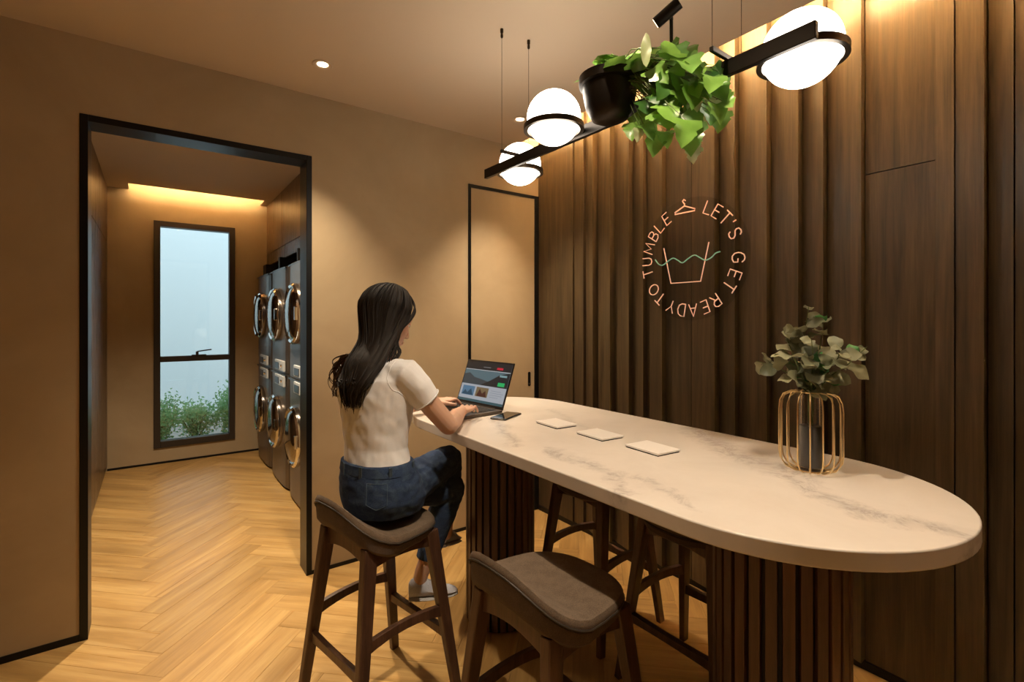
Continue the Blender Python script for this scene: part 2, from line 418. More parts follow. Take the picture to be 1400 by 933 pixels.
# ---- ceiling with cove along the wood wall
cm = MB().box(-2.5, 2.15, -2.2, YA, CZ, CZ + .05).box(-2.6, 2.6, -2.3, YA + .14, 3.0, 3.1).box(2.09, 2.15, -2.2, YA, CZ + .05, CZ + .10)
struct('ceiling', cm, M['ceiling'])
led = MB().box(2.10, 2.135, -2.1, YA - .06, CZ + .101, CZ + .112).build('cove_light', M['led'])
tag(led, 'warm strip light hidden in the ceiling cove above the wooden wall', 'light')
# ---- hall
XL, XR, YF = -.355, 1.035, 6.12
HC = 2.735
hl = struct('wall_hall_left', MB().box(-.60, XL - .02, YA + .14, YF, 0, 2.95), M['core'])
for a, b in ((YA + .15, 3.85), (3.85, 4.55), (4.55, 5.25), (5.25, 5.93), (5.93, YF)):
    MB().box(XL - .019, XL, a + .002, b - .002, .04, 2.197).build('panel', M['hallwood'], hl, bevel=.0015)
    MB().box(XL - .019, XL, a + .002, b - .002, 2.205, HC).build('panel', M['hallwood'], hl, bevel=.0015)
W0, W1, WZ0, WZ1 = .006, .722, .16, 2.452
hf = MB().box(-.6, W0, YF, YF + .16, 0, 2.95).box(W1, 1.7, YF, YF + .16, 0, 2.95).box(W0, W1, YF, YF + .16, 0, WZ0).box(W0, W1, YF, YF + .16, WZ1, 2.95)
struct('wall_hall_back', hf, M['plaster'])
struct('baseboard_hall', MB().box(XL, XR, YF - .006, YF, 0, .02), M['black'])
hc = MB().box(-.6, 1.7, YA + .14, 5.86, HC, HC + .05).box(-.6, -.19, 5.86, YF, HC, HC + .05).box(-.6, 1.7, YA + .14, YF + .16, 2.95, 3.05).box(.97, 1.7, 5.86, YF, HC, HC + .05)
struct('ceiling_hall', hc, M['ceiling'])
tag(MB().box(-.17, .95, 5.80, 5.84, HC + .052, HC + .065).build('cove_light', M['led2']), 'warm strip light in the hall ceiling slot above the window', 'light')
struct('wall_hall_right', MB().box(1.58, 1.7, YA + .14, YF, 0, 2.95), M['core'])
# ---- window
wn = bpy.data.objects.new('window_1', None); C.objects.link(wn); wn['kind'] = 'structure'
ft = .055
f = MB().box(W0, W0 + ft, YF - .02, YF + .08, WZ0, WZ1).box(W1 - ft, W1, YF - .02, YF + .08, WZ0, WZ1).box(W0 + ft, W1 - ft, YF - .02, YF + .08, WZ0, WZ0 + ft + .01).box(W0 + ft, W1 - ft, YF - .02, YF + .08, WZ1 - ft, WZ1)
f.box(W0 + ft, W1 - ft, YF - .015, YF + .07, 1.025, 1.08)
f.build('window_frame', M['frame'], wn, bevel=.003)
MB().box(W0 + ft, W1 - ft, YF + .03, YF + .036, 1.08, WZ1 - ft).build('pane', M['pane'], wn)
MB().box(W0 + ft, W1 - ft, YF + .03, YF + .036, WZ0 + ft + .01, 1.025).build('pane', M['pane'], wn)
hd = MB().box(.325, .455, YF - .03, YF - .013, 1.08, 1.092).box(.36, .385, YF - .05, YF - .03, 1.085, 1.125).bar((.372, YF - .05, 1.125), (.50, YF - .05, 1.142), .014, .012)
hd.build('window_handle', M['frame'], wn, bevel=.002)
# outdoors
struct('ground_outside', MB().box(-3, 4, YF + .16, 9.5, -.3, -.02), M['ground'])
struct('wall_outside', MB().box(-3, 4, 8.3, 8.45, -.3, 4.2), M['outwall'])
def shrub(cx, cy, h, w_, label, seed, nl=1900):
    random.seed(seed)
    t_ = thing('shrub', label, 'shrub', (cx, cy, -.02), 0, 'shrubs outside the window')
    st = MB(); lf = MB()
    for k in range(12):
        a = random.uniform(0, 2 * PI); p0 = Vector((0, 0, 0)); p2 = Vector((math.cos(a) * w_ * random.uniform(.2, 1), math.sin(a) * .22, h * random.uniform(.6, 1)))
        p1 = (p0 + p2) / 2 + Vector((0, 0, .1)); st.tube([p0, p1, p2], [.007, .005, .002], 5)
        for q in range(nl // 12):
            s_ = random.uniform(.15, 1.05); c = p0.lerp(p1, s_ * 2) if s_ < .5 else p1.lerp(p2, s_ * 2 - 1)
            c = c + Vector([random.gauss(0, .055) for _ in range(3)])
            d = Vector([random.gauss(0, 1) for _ in range(3)]).normalized(); e = d.orthogonal().normalized(); g_ = d.cross(e)
            ln = random.uniform(.026, .052)
            lf.add([c, c + d * ln * .5 + e * ln * .28 + g_ * .006, c + d * ln, c + d * ln * .5 - e * ln * .28 + g_ * .006], [(0, 1, 2, 3)])
    st.build('stem', M['stem'], t_); lf.build('foliage', M['shrub'], t_, kind='stuff')
shrub(.05, 6.95, .58, .24, 'leafy green shrub outside the left side of the low window pane', 1)
shrub(.42, 7.15, .40, .30, 'low green shrub outside between the two taller window shrubs', 2)
shrub(.80, 6.95, .66, .24, 'tallest green shrub outside the right side of the low window pane', 3)
random.seed(11)

# ---- laundry cabinet above machines
uc = thing('wall_cabinet', 'dark brown timber overhead cabinet above the stacked laundry machines', 'cabinet', (1.035, 4.6, 2.06))
def lc(o, p=(1.035, 4.6, 2.06)): o.matrix_parent_inverse = Matrix.Translation((-p[0], -p[1], -p[2])); return o
lc(MB().box(1.06, 1.57, YA + .15, YF - .005, 2.06, HC - .002).build('body', M['core'], uc))
lc(MB().box(1.036, 1.06, YA + .15, YF - .005, 2.06, 2.178).build('fascia', M['hallwood'], uc))
for a, b in ((3.1, 3.78), (3.78, 4.46), (4.46, 5.3), (5.3, YF - .005)):
    lc(MB().box(1.036, 1.06, a + .003, b - .003, 2.186, HC - .004).build('door', M['upperwood'], uc, bevel=.0015))
# ---- washer / dryer
def machine(name, label, y0, y1, z0, z1, zdoor, ctrl_z, seed):
    t_ = thing(name, label, 'washing machine' if 'washer' in name else 'dryer', (1.2, (y0 + y1) / 2, z0), 0, 'stacked laundry machines in the hall')
    T = Matrix.Translation((-1.2, -(y0 + y1) / 2, -z0))
    def P(o):
        if o.parent is t_: o.matrix_parent_inverse = T
        return o
    # softly bulged front
    yc = (y0 + y1) / 2; hw = (y1 - y0) / 2 - .004; poly = []
    for i in range(13):
        s_ = -1 + i / 6; poly.append((.925 - .020 * (1 - s_ ** 4) if abs(s_) < 1 else .93, yc + s_ * hw))
    poly += [(1.52, yc + hw), (1.52, yc - hw)]
    P(MB().prism(poly, z0, z1).build('body', M['steel'], t_, bevel=.004))
    # porthole door: chrome ring, dark glass bowl
    dz = zdoor
    door = P(MB().lathe([(.225, -.0), (.238, -.02), (.236, -.045), (.222, -.058), (.205, -.052), (.200, -.03)], (.912, yc, dz), 40, axis='X', cap=False).build('door', M['chrome'], t_, smooth=True))
    P(MB().lathe([(.204, -.040), (.175, -.064), (.11, -.078), (.04, -.083), (.001, -.084)], (.912, yc, dz), 32, axis='X').build('door_glass', M['bowl'], door, smooth=True))
    P(MB().box(.838, .868, yc - .225, yc - .205, dz - .05, dz + .05).build('handle', M['chrome'], door, bevel=.005))
    cpn = P(MB().box(.893, .912, yc - .30, yc + .06, ctrl_z - .045, ctrl_z + .045).build('control_panel', M['panelgrey'], t_, bevel=.004))
    P(MB().box(.889, .895, yc - .12, yc + .03, ctrl_z - .032, ctrl_z + .025).build('display', M['blackplastic'], cpn))
    P(MB().lathe([(.012, -.012), (.014, 0)], (.893, yc - .22, ctrl_z), 14, axis='X').build('button', M['chrome'], cpn))
    P(MB().box(.905, .915, y0 + .03, y1 - .03, z1 - .018, z1 - .006).build('seam', M['blackplastic'], t_))
for (y0, y1, wh) in ((5.24, 5.93, 'farthest from the doorway beside the window wall'), (4.48, 5.17, 'in the middle of the row'), (3.74, 4.43, 'nearest the doorway')):
    machine('washer', 'dark steel washer, bottom of the stack ' + wh, y0, y1, .02, .985, .55, .925, 1)
    machine('dryer', 'dark steel dryer, top of the stack ' + wh, y0, y1, .99, 1.91, 1.50, 1.055, 2)
for y_ in (4.455, 5.205):
    pass
# fillers between machine stacks; black colour stands in for shade in the gaps
struct('gap_fill', MB().box(.99, 1.55, 4.437, 4.473, 0, 2.06).box(.99, 1.55, 5.177, 5.233, 0, 2.06).box(1.0, 1.55, 5.94, YF - .001, 0, 2.06), M['core'])

# ================================================================== CEILING FITTINGS
def downlight(x, y, label, grp=None, watts=SPOT_W, z=CZ, ang=78):
    t_ = thing('downlight', label, 'light', (x, y, z), 0, grp)
    MB().lathe([(.048, 0), (.050, -.004), (.046, -.007), (.034, -.005), (.027, -.001)], (0, 0, 0), 28, cap=False).build('ring', M['trimwhite'], t_, smooth=True)
    MB().lathe([(.027, -.0015), (.001, -.002)], (0, 0, 0), 24).build('lens', M['lens'], t_)
    ld = bpy.data.lights.new('downlight_lamp', 'SPOT'); ld.energy = watts; ld.color = WARM; ld.spot_size = R(ang); ld.spot_blend = .9; ld.shadow_soft_size = .03
    lo = bpy.data.objects.new('lamp', ld); C.objects.link(lo); lo.parent = t_; lo.location = (0, 0, -.012)
downlight(.689, 2.563, 'round recessed downlight in the ceiling in front of the hall opening')
downlight(1.897, 2.521, 'round recessed downlight in the ceiling in front of the narrow door')
for (x, y, wd) in ((-.5, 1.0, 105), (.80, .80, 120), (-1.6, 2.3, 15), (.35, -.6, 55), (1.55, -.1, 30), (-1.6, .2, 35)):
    downlight(x, y, 'recessed downlight in the ceiling behind the camera', 'downlights behind the camera', wd, CZ, 98 if y == .80 else 78)
downlight(.3, 3.85, 'recessed downlight in the hall ceiling just inside the opening', None, 320, HC, 120)

# ================================================================== TABLE
TX, TY, HW, HL, TZ = 1.406, 1.364, .429, 1.10, 1.0
def stadium(hw, hl, n=40):
    p = []
    for i in range(n + 1): a = PI * i / n; p.append((hw * math.cos(a), (hl - hw) + hw * math.sin(a)))
    for i in range(n + 1): a = PI + PI * i / n; p.append((hw * math.cos(a), -(hl - hw) + hw * math.sin(a)))
    return p
tb = thing('bar_table', 'long cream marble bar table with round ends on two slatted dark wood drums', 'table', (TX, TY, 0))
MB().prism(stadium(HW, HL), TZ - .042, TZ).build('tabletop', M['marble'], tb, smooth=True, bevel=.004, seg=3)
for k, yy in enumerate((.64, -.70)):
    pd = MB().lathe([(.150, .0), (.152, TZ - .043)], (0, 0, 0), 48).build('pedestal', M['core'], tb, loc=(-.02, yy, 0))
    sm_ = MB().box(.1515, .168, -.0135, .0135, .012, TZ - .044)
    sl = sm_.build('slat', M['slat'], pd, bevel=.002)
    for j in range(1, 27):
        o = sl.copy(); C.objects.link(o); o.rotation_euler = (0, 0, 2 * PI * j / 27)
# socket lids
for k, (y_, lb) in enumerate(((1.605, 'white flip-up socket lid on the marble table, nearest the phone'), (1.35, 'white flip-up socket lid on the marble table, middle of the three'),
                               (1.10, 'white flip-up socket lid on the marble table, nearest the vase'))):
    t_ = thing('socket_lid', lb, 'socket', (1.402, y_, TZ), R(-4), 'flip-up socket lids on the marble table')
    MB().box(-.052, .052, -.072, .072, -.001, .003).build('base_frame', M['blackplastic'], t_)
    MB().box(-.055, .055, -.075, .075, .004, .011).build('lid', M['socket'], t_, bevel=.0015)
# ---- phone
ph = thing('phone', 'black smartphone lying face up on the table beside the laptop', 'phone', (1.328, 1.872, TZ), R(27))
MB().box(-.082, .082, -.040, .040, .001, .009).build('body', M['blackplastic'], ph, bevel=.0035, seg=3)
MB().box(-.078, .078, -.037, .037, .009, .0094).build('screen', M['darkglass'], ph)
MB().tube([(-.082, -.030, .005), (-.0835, 0, .005), (-.082, .030, .005)], .0008, 6).build('edge_band', M['chrome'], ph)
# ---- laptop : local +x = away from user, hinge on x=0, width along y
lp = thing('laptop', 'open dark grey laptop showing a web page at the far end of the table', 'laptop', (1.340, 2.140, TZ), R(6))
base = MB().box(-.245, .004, -.19, .19, .003, .016).build('base', M['steel'], lp, bevel=.004)
kb = MB().box(-.150, -.018, -.165, .165, .0155, .0166).build('keyboard', M['blackplastic'], base)
kk = MB()
for r_ in range(5):
    for c_ in range(13):
        x0 = -.146 + r_ * .0255; y0 = -.160 + c_ * .0247; kk.box(x0, x0 + .0215, y0, y0 + .0207, .0166, .0182)
kk.build('keys', M['core'], base, kind='stuff')
MB().box(-.232, -.165, -.05, .05, .0158, .0163).build('touchpad', M['blackplastic'], base)
MB().tube([(0, -.14, .014), (0, .14, .014)], .006, 10).build('hinge', M['blackplastic'], lp)
sc = bpy.data.objects.new('screen', None)
scm = MB().box(0, .006, -.19, .19, .0, .237)
scr = scm.build('screen', M['blackplastic'], lp, bevel=.003, loc=(.002, 0, .014)); scr.rotation_euler = (0, R(20), 0)
def quad(name, y0, y1, z0, z1, col, st=.55, d=.0006):
    # y measured left(0)..right(1) across the picture, z from bottom(0) to top(1)
    Wd, Hh = .362, .214; a = .181 - y0 * Wd; b = .181 - y1 * Wd
    m_ = emit('screen_' + name, col, st); m_.node_tree.nodes['Principled BSDF'].inputs['Base Color'].default_value = (.01, .01, .01, 1)
    return MB().box(-d - .0004, -d, min(a, b), max(a, b), .015 + z0 * Hh, .015 + z1 * Hh).build(name, m_, scr)
quad('display', 0, 1, 0, 1, (.35, .38, .42), .6, .0002)
quad('page_header', 0, 1, .80, 1, (.018, .018, .022), .6)
quad('header_button', .70, .83, .84, .89, (.65, .02, .05), .7, .001)
quad('header_mark', .40, .56, .86, .88, (.2, .2, .2), .6, .001)
quad('page_rule', 0, 1, .785, .80, (.6, .62, .64), .6, .001)
quad('picture_banner', 0, 1, .42, .785, (.10, .165, .19), .7, .0008)
def poly_on(name, pts, col, st, d):
    Wd, Hh = .362, .214; m_ = emit('screen_' + name, col, st); m_.node_tree.nodes['Principled BSDF'].inputs['Base Color'].default_value = (.01, .01, .01, 1)
    v_ = [(-d, .181 - a * Wd, .015 + b * Hh) for a, b in pts]
    return MB().loft([v_, [(x - .0003, y, z) for x, y, z in v_]]).build(name, m_, scr)
poly_on('far_hills', [(0, .42), (0, .66), (.12, .70), (.25, .60), (.45, .56), (.6, .52), (.75, .42)], (.045, .06, .07), .7, .0010)
poly_on('near_hill', [(.42, .42), (.62, .56), (.80, .72), (1, .785), (1, .42)], (.012, .016, .02), .7, .0014)
quad('green_button', .80, .94, .45, .54, (.02, .42, .12), .8, .0018)
quad('page_caption', .80, .95, .67, .72, (.25, .42, .45), .6, .0018)
quad('page_body', 0, 1, .06, .42, (.46, .49, .54), .65, .0008)
quad('thumbnail', .05, .33, .14, .37, (.09, .20, .32), .7, .0012)
quad('thumbnail', .37, .64, .14, .37, (.20, .14, .07), .7, .0012)
poly_on('thumbnail_shape', [(.06, .15), (.12, .27), (.18, .20), (.25, .31), (.32, .15)], (.02, .07, .12), .7, .0018)
poly_on('thumbnail_shape', [(.40, .15), (.45, .33), (.52, .22), (.58, .30), (.62, .15)], (.07, .02, .015), .7, .0018)
for i_, wd in enumerate((.22, .27, .25, .18)): quad('text_line', .69, .69 + wd, .32 - i_ * .05, .327 - i_ * .05, (.24, .26, .30), .6, .0012)
quad('page_footer', 0, 1, 0, .06, (.05, .12, .14), .6, .0008)

# ================================================================== STOOLS
def make_stool(label, loc, rz, group):
    t_ = thing('bar_stool', label, 'stool', loc, rz, group)
    hd_, hw_ = .185, .205; ZS = .70
    def outline(th):
        e = 2 / 2.9; c, s_ = math.cos(th), math.sin(th)
        x = math.copysign(abs(c) ** e, c); y = math.copysign(abs(s_) ** e, s_)
        y *= 1 - .20 * ((x + 1) / 2) ** 1.6
        return x, y
    def height(x, y):       # x,y normalised
        sb = max(0, (-x - .25) / .75); lift = .128 * sb ** 1.45 * (1 - .42 * min(1, abs(y)) ** 3.2)
        dish = -.010 * (1 - x * x) * (1 - y * y)
        return ZS + lift + dish - .012 * max(0, x) ** 3
    n = 40; rings = []
    def ring(k, off, dz, low=0):
        r_ = []
        for i in range(n):
            x, y = outline(2 * PI * i / n); x *= k; y *= k
            r_.append(((x * hd_ + off * math.cos(2 * PI * i / n)) - .028 * max(0, (-x - .25) / .75) ** 1.2, y * hw_ + off * math.sin(2 * PI * i / n), height(x, y) + dz - low * max(0, -x)))
        return r_
    for k in (.02, .2, .4, .6, .8, .92): rings.append(ring(k, 0, 0))
    rings += [ring(1, 0, -.004), ring(1, .006, -.013), ring(1, .006, -.024)]
    cu = MB().loft(rings + [ring(.9, 0, -.028), ring(.02, 0, -.028)])
    cu.build('seat', M['seat'], t_, smooth=True)
    MB().tube(ring(1, .0065, -.026), .0035, 6, close=True).build('piping', M['piping'], t_, smooth=True)
    MB().loft([ring(.02, 0, -.0285), ring(.6, 0, -.0285), ring(.97, 0, -.0285), ring(1, .003, -.034), ring(1, .0, -.054, .030), ring(.92, 0, -.066, .034), ring(.5, 0, -.066, .01), ring(.02, 0, -.066)]).build('seat_shell', M['shell'], t_, smooth=True)
    tops = {}; 
    F = [(.205, .215), (.205, -.215), (-.215, .205), (-.215, -.205)]; Tp = [(.120, .150), (.120, -.150), (-.135, .145), (-.135, -.145)]
    for (fx, fy), (tx, ty) in zip(F, Tp):
        a = Vector((fx, fy, 0)); b = Vector((tx, ty, .652 if tx > 0 else .668))
        MB().bar(b, a, .036, .052, .026, .034, up=(1, 0, 0)).build('leg', M['stoolwood'], t_, bevel=.004)
    def at(i, z):
        a = Vector((*F[i], 0)); b = Vector((*Tp[i], .655)); return a.lerp(b, z / .655)
    def rail(name, i, j, z, arch, w_, t2):
        a, b = at(i, z), at(j, z); rg = []
        d = (b - a).normalized(); sd = Vector((-d.y, d.x, 0))
        for k in range(9):
            s_ = k / 8; p = a.lerp(b, s_); z_ = p.z + arch * (1 - (2 * s_ - 1) ** 2); hh = w_ * (1 - .25 * (1 - (2 * s_ - 1) ** 2))
            rg.append([p + sd * t2 / 2 + Vector((0, 0, z_ - p.z - hh / 2)), p - sd * t2 / 2 + Vector((0, 0, z_ - p.z - hh / 2)), p - sd * t2 / 2 + Vector((0, 0, z_ - p.z + hh / 2)), p + sd * t2 / 2 + Vector((0, 0, z_ - p.z + hh / 2))])
        MB().loft(rg).build(name, M['stoolwood'], t_, bevel=.002)
    rail('footrest', 0, 1, .255, 0, .036, .026)
    rail('stretcher', 2, 3, .255, 0, .042, .020)
    rail('stretcher', 0, 2, .345, .022, .042, .020)
    rail('stretcher', 1, 3, .345, .022, .042, .020)
    rail('apron', 0, 1, .615, .012, .055, .020)
    rail('apron', 2, 3, .640, .016, .085, .022)
    rail('apron', 0, 2, .622, .010, .060, .020)
    rail('apron', 1, 3, .622, .010, .060, .020)
    return t_
G = 'brown upholstered bar stools around the marble table'
make_stool('brown bar stool with dark wooden legs that the woman sits on', (.705, 1.825, 0), R(11), G)
make_stool('empty brown bar stool in front of the table, seat in full view', (.93, 1.085, 0), R(3), G)
make_stool('bar stool tucked under the far side of the table, next to the far drum', (1.76, 1.705, 0), R(180), G)
make_stool('bar stool tucked under the far side of the table, next to the near drum', (1.735, 1.15, 0), R(180), G)

# ================================================================== PENDANT LAMP
BX, BZ = 1.32, 2.165
pl = thing('pendant_lamp', 'long black bar pendant with three glowing opal globes above the table', 'lamp', (BX, 1.285, CZ))
def lpn(o):
    if o.parent is pl: o.matrix_parent_inverse = Matrix.Translation((-BX, -1.285, -CZ))
    return o
lpn(MB().box(BX - .009, BX + .009, .54, 2.034, BZ - .0225, BZ + .0225).build('bar', M['lampblack'], pl, bevel=.002))
for (gx, gy) in ((BX + .113, .625), (BX - .113, 1.395), (BX + .113, 1.905)):
    gl_ = lpn(MB().ell((gx, gy, BZ + (.026 if gy < 1 else .038)), (.1, .1, .1), 40, 24).build('globe', M['globe'], pl, smooth=True))
    pts = [(gx + .102 * math.cos(a), gy + .102 * math.sin(a)) for a in (2 * PI * i / 48 for i in range(48))]
    ringm = []
    for i in range(48):
        a = 2 * PI * i / 48; c, s_ = math.cos(a), math.sin(a)
        ringm.append([(gx + r_ * c, gy + r_ * s_, BZ + z_) for r_, z_ in ((.098, -.010), (.112, -.010), (.112, .010), (.098, .010))])
    lpn(MB().loft(ringm, close=True).build('ring', M['bronze'], pl, smooth=True))
for y_ in (1.788, .775):
    cb_ = lpn(MB().box(1.24, 1.40, y_ - .006, y_ + .006, BZ + .024, BZ + .038).build('crossbar', M['lampblack'], pl, bevel=.0015))
    for x_ in (1.245, 1.395):
        lpn(MB().tube([(x_, y_, BZ + .036), (x_, y_, CZ)], .0009, 6).build('wire', M['bronze'], pl))
        lpn(MB().lathe([(.003, -.04), (.006, -.036), (.006, -.024), (.004, -.02), (.007, -.016), (.007, 0)], (x_, y_, CZ), 12).build('wire_anchor', M['bronze'], pl, smooth=True))
# spotlight on a stem rising from the bar
lpn(MB().tube([(BX, .962, BZ + .02), (BX, .962, 2.40)], .0055, 10).build('stem', M['lampblack'], pl, smooth=True))
A_ = Vector((BX - .01, .925, 2.428)); B_ = Vector((BX - .035, .995, 2.388)); dd = (B_ - A_).normalized()
sh = lpn(MB().tube([A_, B_], .0185, 24).build('spot_head', M['lampblack'], pl, smooth=True, bevel=.001))
lpn(MB().tube([B_ - dd * .002, B_ + dd * .0008], .0145, 20).build('spot_lens', M['lens'], sh))
lpn(MB().tube([(BX, .962, 2.395), (BX - .012, .955, 2.415)], .006, 8).build('bracket', M['lampblack'], sh))
ld = bpy.data.lights.new('spot_head_lamp', 'SPOT'); ld.energy = 16; ld.color = (1, .86, .68); ld.spot_size = R(70); ld.spot_blend = .7; ld.shadow_soft_size = .015
lo = bpy.data.objects.new('lamp', ld); C.objects.link(lo); lo.location = B_ + dd * .004; lo.rotation_euler = (Vector((BX - .08, 1.12, 2.24)) - B_).to_track_quat('-Z', 'Y').to_euler()
lo.parent = pl; lo.matrix_parent_inverse = Matrix.Translation((-BX, -1.285, -CZ))
# pot and trailing plant
PX, PY = BX - .105, 1.125
pt = thing('hanging_pot', 'black bowl-shaped plant pot held on the pendant bar', 'pot', (PX, PY, 2.10))
MB().lathe([(.001, 0), (.035, .001), (.058, .012), (.077, .045), (.086, .09), (.088, .118), (.099, .120), (.100, .148), (.094, .150), (.088, .146), (.080, .10), (.05, .03), (.001, .02)], (0, 0, 0), 40).build('bowl', M['lampblack'], pt, smooth=True)
MB().lathe([(.084, .118), (.04, .124), (.001, .126)], (0, 0, 0), 24, cap=False).build('soil', M['soil'], pt)
def leaf_mesh(L0, wd, lobed=False, cup=.12, droop=.25, seed=0):
    """leaf along +x, flat in xy, with midrib fold"""
    rs = random.Random(seed); n = 9; mb = MB(); vs = []
    prof = []
    for i in range(n):
        s_ = i / (n - 1)
        if lobed:
            w0 = [.0, .44, .50, .34, .40, .30, .24, .12, .0][i]; w0 *= 1.05
        else: w0 = max(0, math.sin(PI * s_ ** .9)) ** .6 * .5
        prof.append((s_, w0 * wd))
    for s_, w0 in prof:
        x = s_ * L0 - (.08 * L0 if lobed and .05 < s_ < .2 else 0); z = -droop * L0 * s_ * s_
        wv = .012 * math.sin(s_ * 9 + seed)
        for k in (-1, -.5, 0, .5, 1): vs.append((x, k * w0, z + abs(k) * w0 * cup * 2 + wv * k * (w0 / max(wd, 1e-6)) * 2 * .5))
    fs = []
    for i in range(n - 1):
        for k in range(4): a = i * 5 + k; fs.append((a, a + 1, a + 6, a + 5))
    mb.add(vs, fs); return mb
def place_leaf(mesh_src, mname, parent, p, d, up, mt, base):
    d = Vector(d).normalized(); up = Vector(up); y = up.cross(d).normalized(); z = d.cross(y).normalized()
    o = bpy.data.objects.new(mname, mesh_src); C.objects.link(o); o.parent = parent
    mw = Matrix((d, y, z)).transposed().to_4x4(); mw.translation = Vector(p) - Vector(base)
    o.matrix_local = mw; return o
def leaf_src(L0, wd, mt, **kw):
    o = leaf_mesh(L0, wd, **kw).build('leafsrc', mt, smooth=True); me = o.data; bpy.data.objects.remove(o); return me
def pt_at(px, py, X):
    u = (px - 700) / 675; v_ = (438 - py) / 675; rx, ry = .588 + .809 * u, .809 - .588 * u; t2 = X / rx
    return Vector((X, ry * t2, 1.45 + v_ * t2))
iv = thing('trailing_plant', 'bright green trailing ivy plant spilling out of the hanging black pot', 'plant', (PX, PY, 2.225))
IB = (PX, PY, 2.225)
srcs = [leaf_src(.075, .075, M['ivy'], lobed=True, seed=i, droop=.15 + .1 * i) for i in range(4)]
psrc = [leaf_src(.055, .055, M['ivypale'], lobed=True, seed=9, droop=.3), leaf_src(.105, .030, M['ivypale'], seed=3, droop=.05)]
rnd = random.Random(5)
ivy_spots = [(832, 92, 1), (850, 82, 1), (868, 84, 1), (846, 96, 1), (862, 96, 1), (880, 92, 1), (893, 84, 1), (905, 76, 1), (918, 80, 1), (905, 92, 0), (920, 98, 0), (892, 102, 0), (910, 110, 0), (925, 112, 0),
             (900, 122, 0), (915, 128, 0), (932, 122, 0), (888, 115, 0), (895, 135, 0), (910, 142, 0), (925, 140, 0), (940, 135, 0), (948, 95, 0), (960, 100, 0), (972, 104, 0), (982, 98, 0), (955, 112, 0), (968, 116, 0),
             (942, 150, 0), (930, 155, 0), (880, 145, 0), (872, 160, 0), (868, 175, 0), (880, 178, 0), (900, 190, 0), (908, 188, 0), (925, 170, 0), (938, 172, 0), (945, 178, 0), (978, 150, 0), (988, 146, 0), (970, 160, 0), (982, 160, 0),
             (808, 108, 1), (822, 104, 1), (905, 150, 0), (918, 160, 0), (956, 140, 0), (895, 160, 0), (935, 105, 0), (902, 104, 0), (914, 118, 0), (928, 132, 0), (898, 96, 0), (946, 122, 0), (938, 88, 0), (886, 128, 0), (922, 88, 0)]
for k in range(34):
    a_ = rnd.uniform(0, 2 * PI); q_ = math.sqrt(rnd.random()); ivy_spots.append((918 + 62 * q_ * math.cos(a_), 118 + 48 * q_ * math.sin(a_), 0))
for k in range(12): ivy_spots.append((rnd.uniform(828, 900), rnd.uniform(78, 94), 1))
stm = MB(); crown = Vector((PX, PY, 2.24))
for i, (px, py, top) in enumerate(ivy_spots):
    X = PX + (rnd.uniform(-.03, .06) if top else rnd.uniform(-.02, .10))
    p = pt_at(px, py + (4 if top else -8), X)
    out = (p - crown); out.z = 0; out = out.normalized() if out.length > .02 else Vector((-1, 0, 0))
    d = Vector((out.x * .5 - .35 + rnd.uniform(-.4, .4), out.y * .6 + rnd.uniform(-.5, .5), .25 if top else -.8 + rnd.uniform(-.3, .3)))
    up = Vector((-.7 + rnd.uniform(-.5, .5), -.5 + rnd.uniform(-.5, .5), 1.0 if top else .35))
    o = place_leaf(srcs[i % 4], 'leaf', iv, p, d, up, None, IB); k = rnd.uniform(.72, 1.22); o.scale = (k, k, k)
    a = crown - Vector(IB); b = p - Vector(IB); mid = (a + b) / 2 + Vector((0, 0, .05)); stm.tube([a, mid, b], [.002, .0016, .001], 5)
for px, py in ((948, 122), (952, 132), (945, 140), (960, 158), (950, 192), (953, 200), (947, 205), (938, 158), (972, 128), (976, 138), (876, 176), (812, 106), (900, 80), (890, 90), (870, 92), (910, 84)):
    p = pt_at(px, py, PX + rnd.uniform(0, .07)); d = Vector((rnd.uniform(-.5, .2), rnd.uniform(-.5, .5), -1)); o = place_leaf(psrc[0], 'leaf', iv, p, d, (-.8, -.5, .2), None, IB); o.scale = (.75,) * 3
    o['label'] = 'pale variegated leaf'
    a = crown - Vector(IB); b = p - Vector(IB); stm.tube([a, (a + b) / 2 + Vector((0, 0, .04)), b], [.002, .0016, .001], 5)
p = pt_at(884, 92, PX - .06); o = place_leaf(psrc[1], 'leaf', iv, p, (0, .02, 1), (-.8, -.5, 0), None, IB); o['label'] = 'pale upright leaf spike'
stm.build('stem', M['stem'], iv)

# ================================================================== VASE + EUCALYPTUS
VX, VY = 1.597, .672
vb = Vector((VX, VY, TZ))
vs_ = thing('vase', 'gold wire cage vase with a clear glass tube on the table', 'vase', vb)
cgh, cgr = .235, .083
for i in range(16):
    a = 2 * PI * i / 16; c, s_ = math.cos(a), math.sin(a)
    prof = [(.034, cgh), (.055, cgh - .001), (.072, cgh - .010), (.081, cgh - .030), (.083, cgh - .055), (.083, .052), (.080, .030), (.068, .011), (.052, .0035), (.036, .002)]
    MB().tube([(r_ * c, r_ * s_, z_) for r_, z_ in prof], .0021, 6).build('wire', M['gold'], vs_, smooth=True)
for zz, rr_ in ((cgh, .036), (.0025, .038)):
    MB().tube([(rr_ * math.cos(2 * PI * i / 32), rr_ * math.sin(2 * PI * i / 32), zz) for i in range(32)], .0022, 6, close=True).build('ring', M['gold'], vs_, smooth=True)
MB().lathe([(.031, .004), (.032, .008), (.032, .228), (.0295, .228), (.0295, .012), (.001, .012)], (0, 0, 0), 32).build('glass_tube', M['glass'], vs_, smooth=True)
MB().lathe([(.001, .0125), (.0288, .0125), (.0288, .135), (.001, .135)], (0, 0, 0), 24).build('dark_filling', mat('dark_water_stones', (.022, .022, .022), .35), vs_, smooth=True)
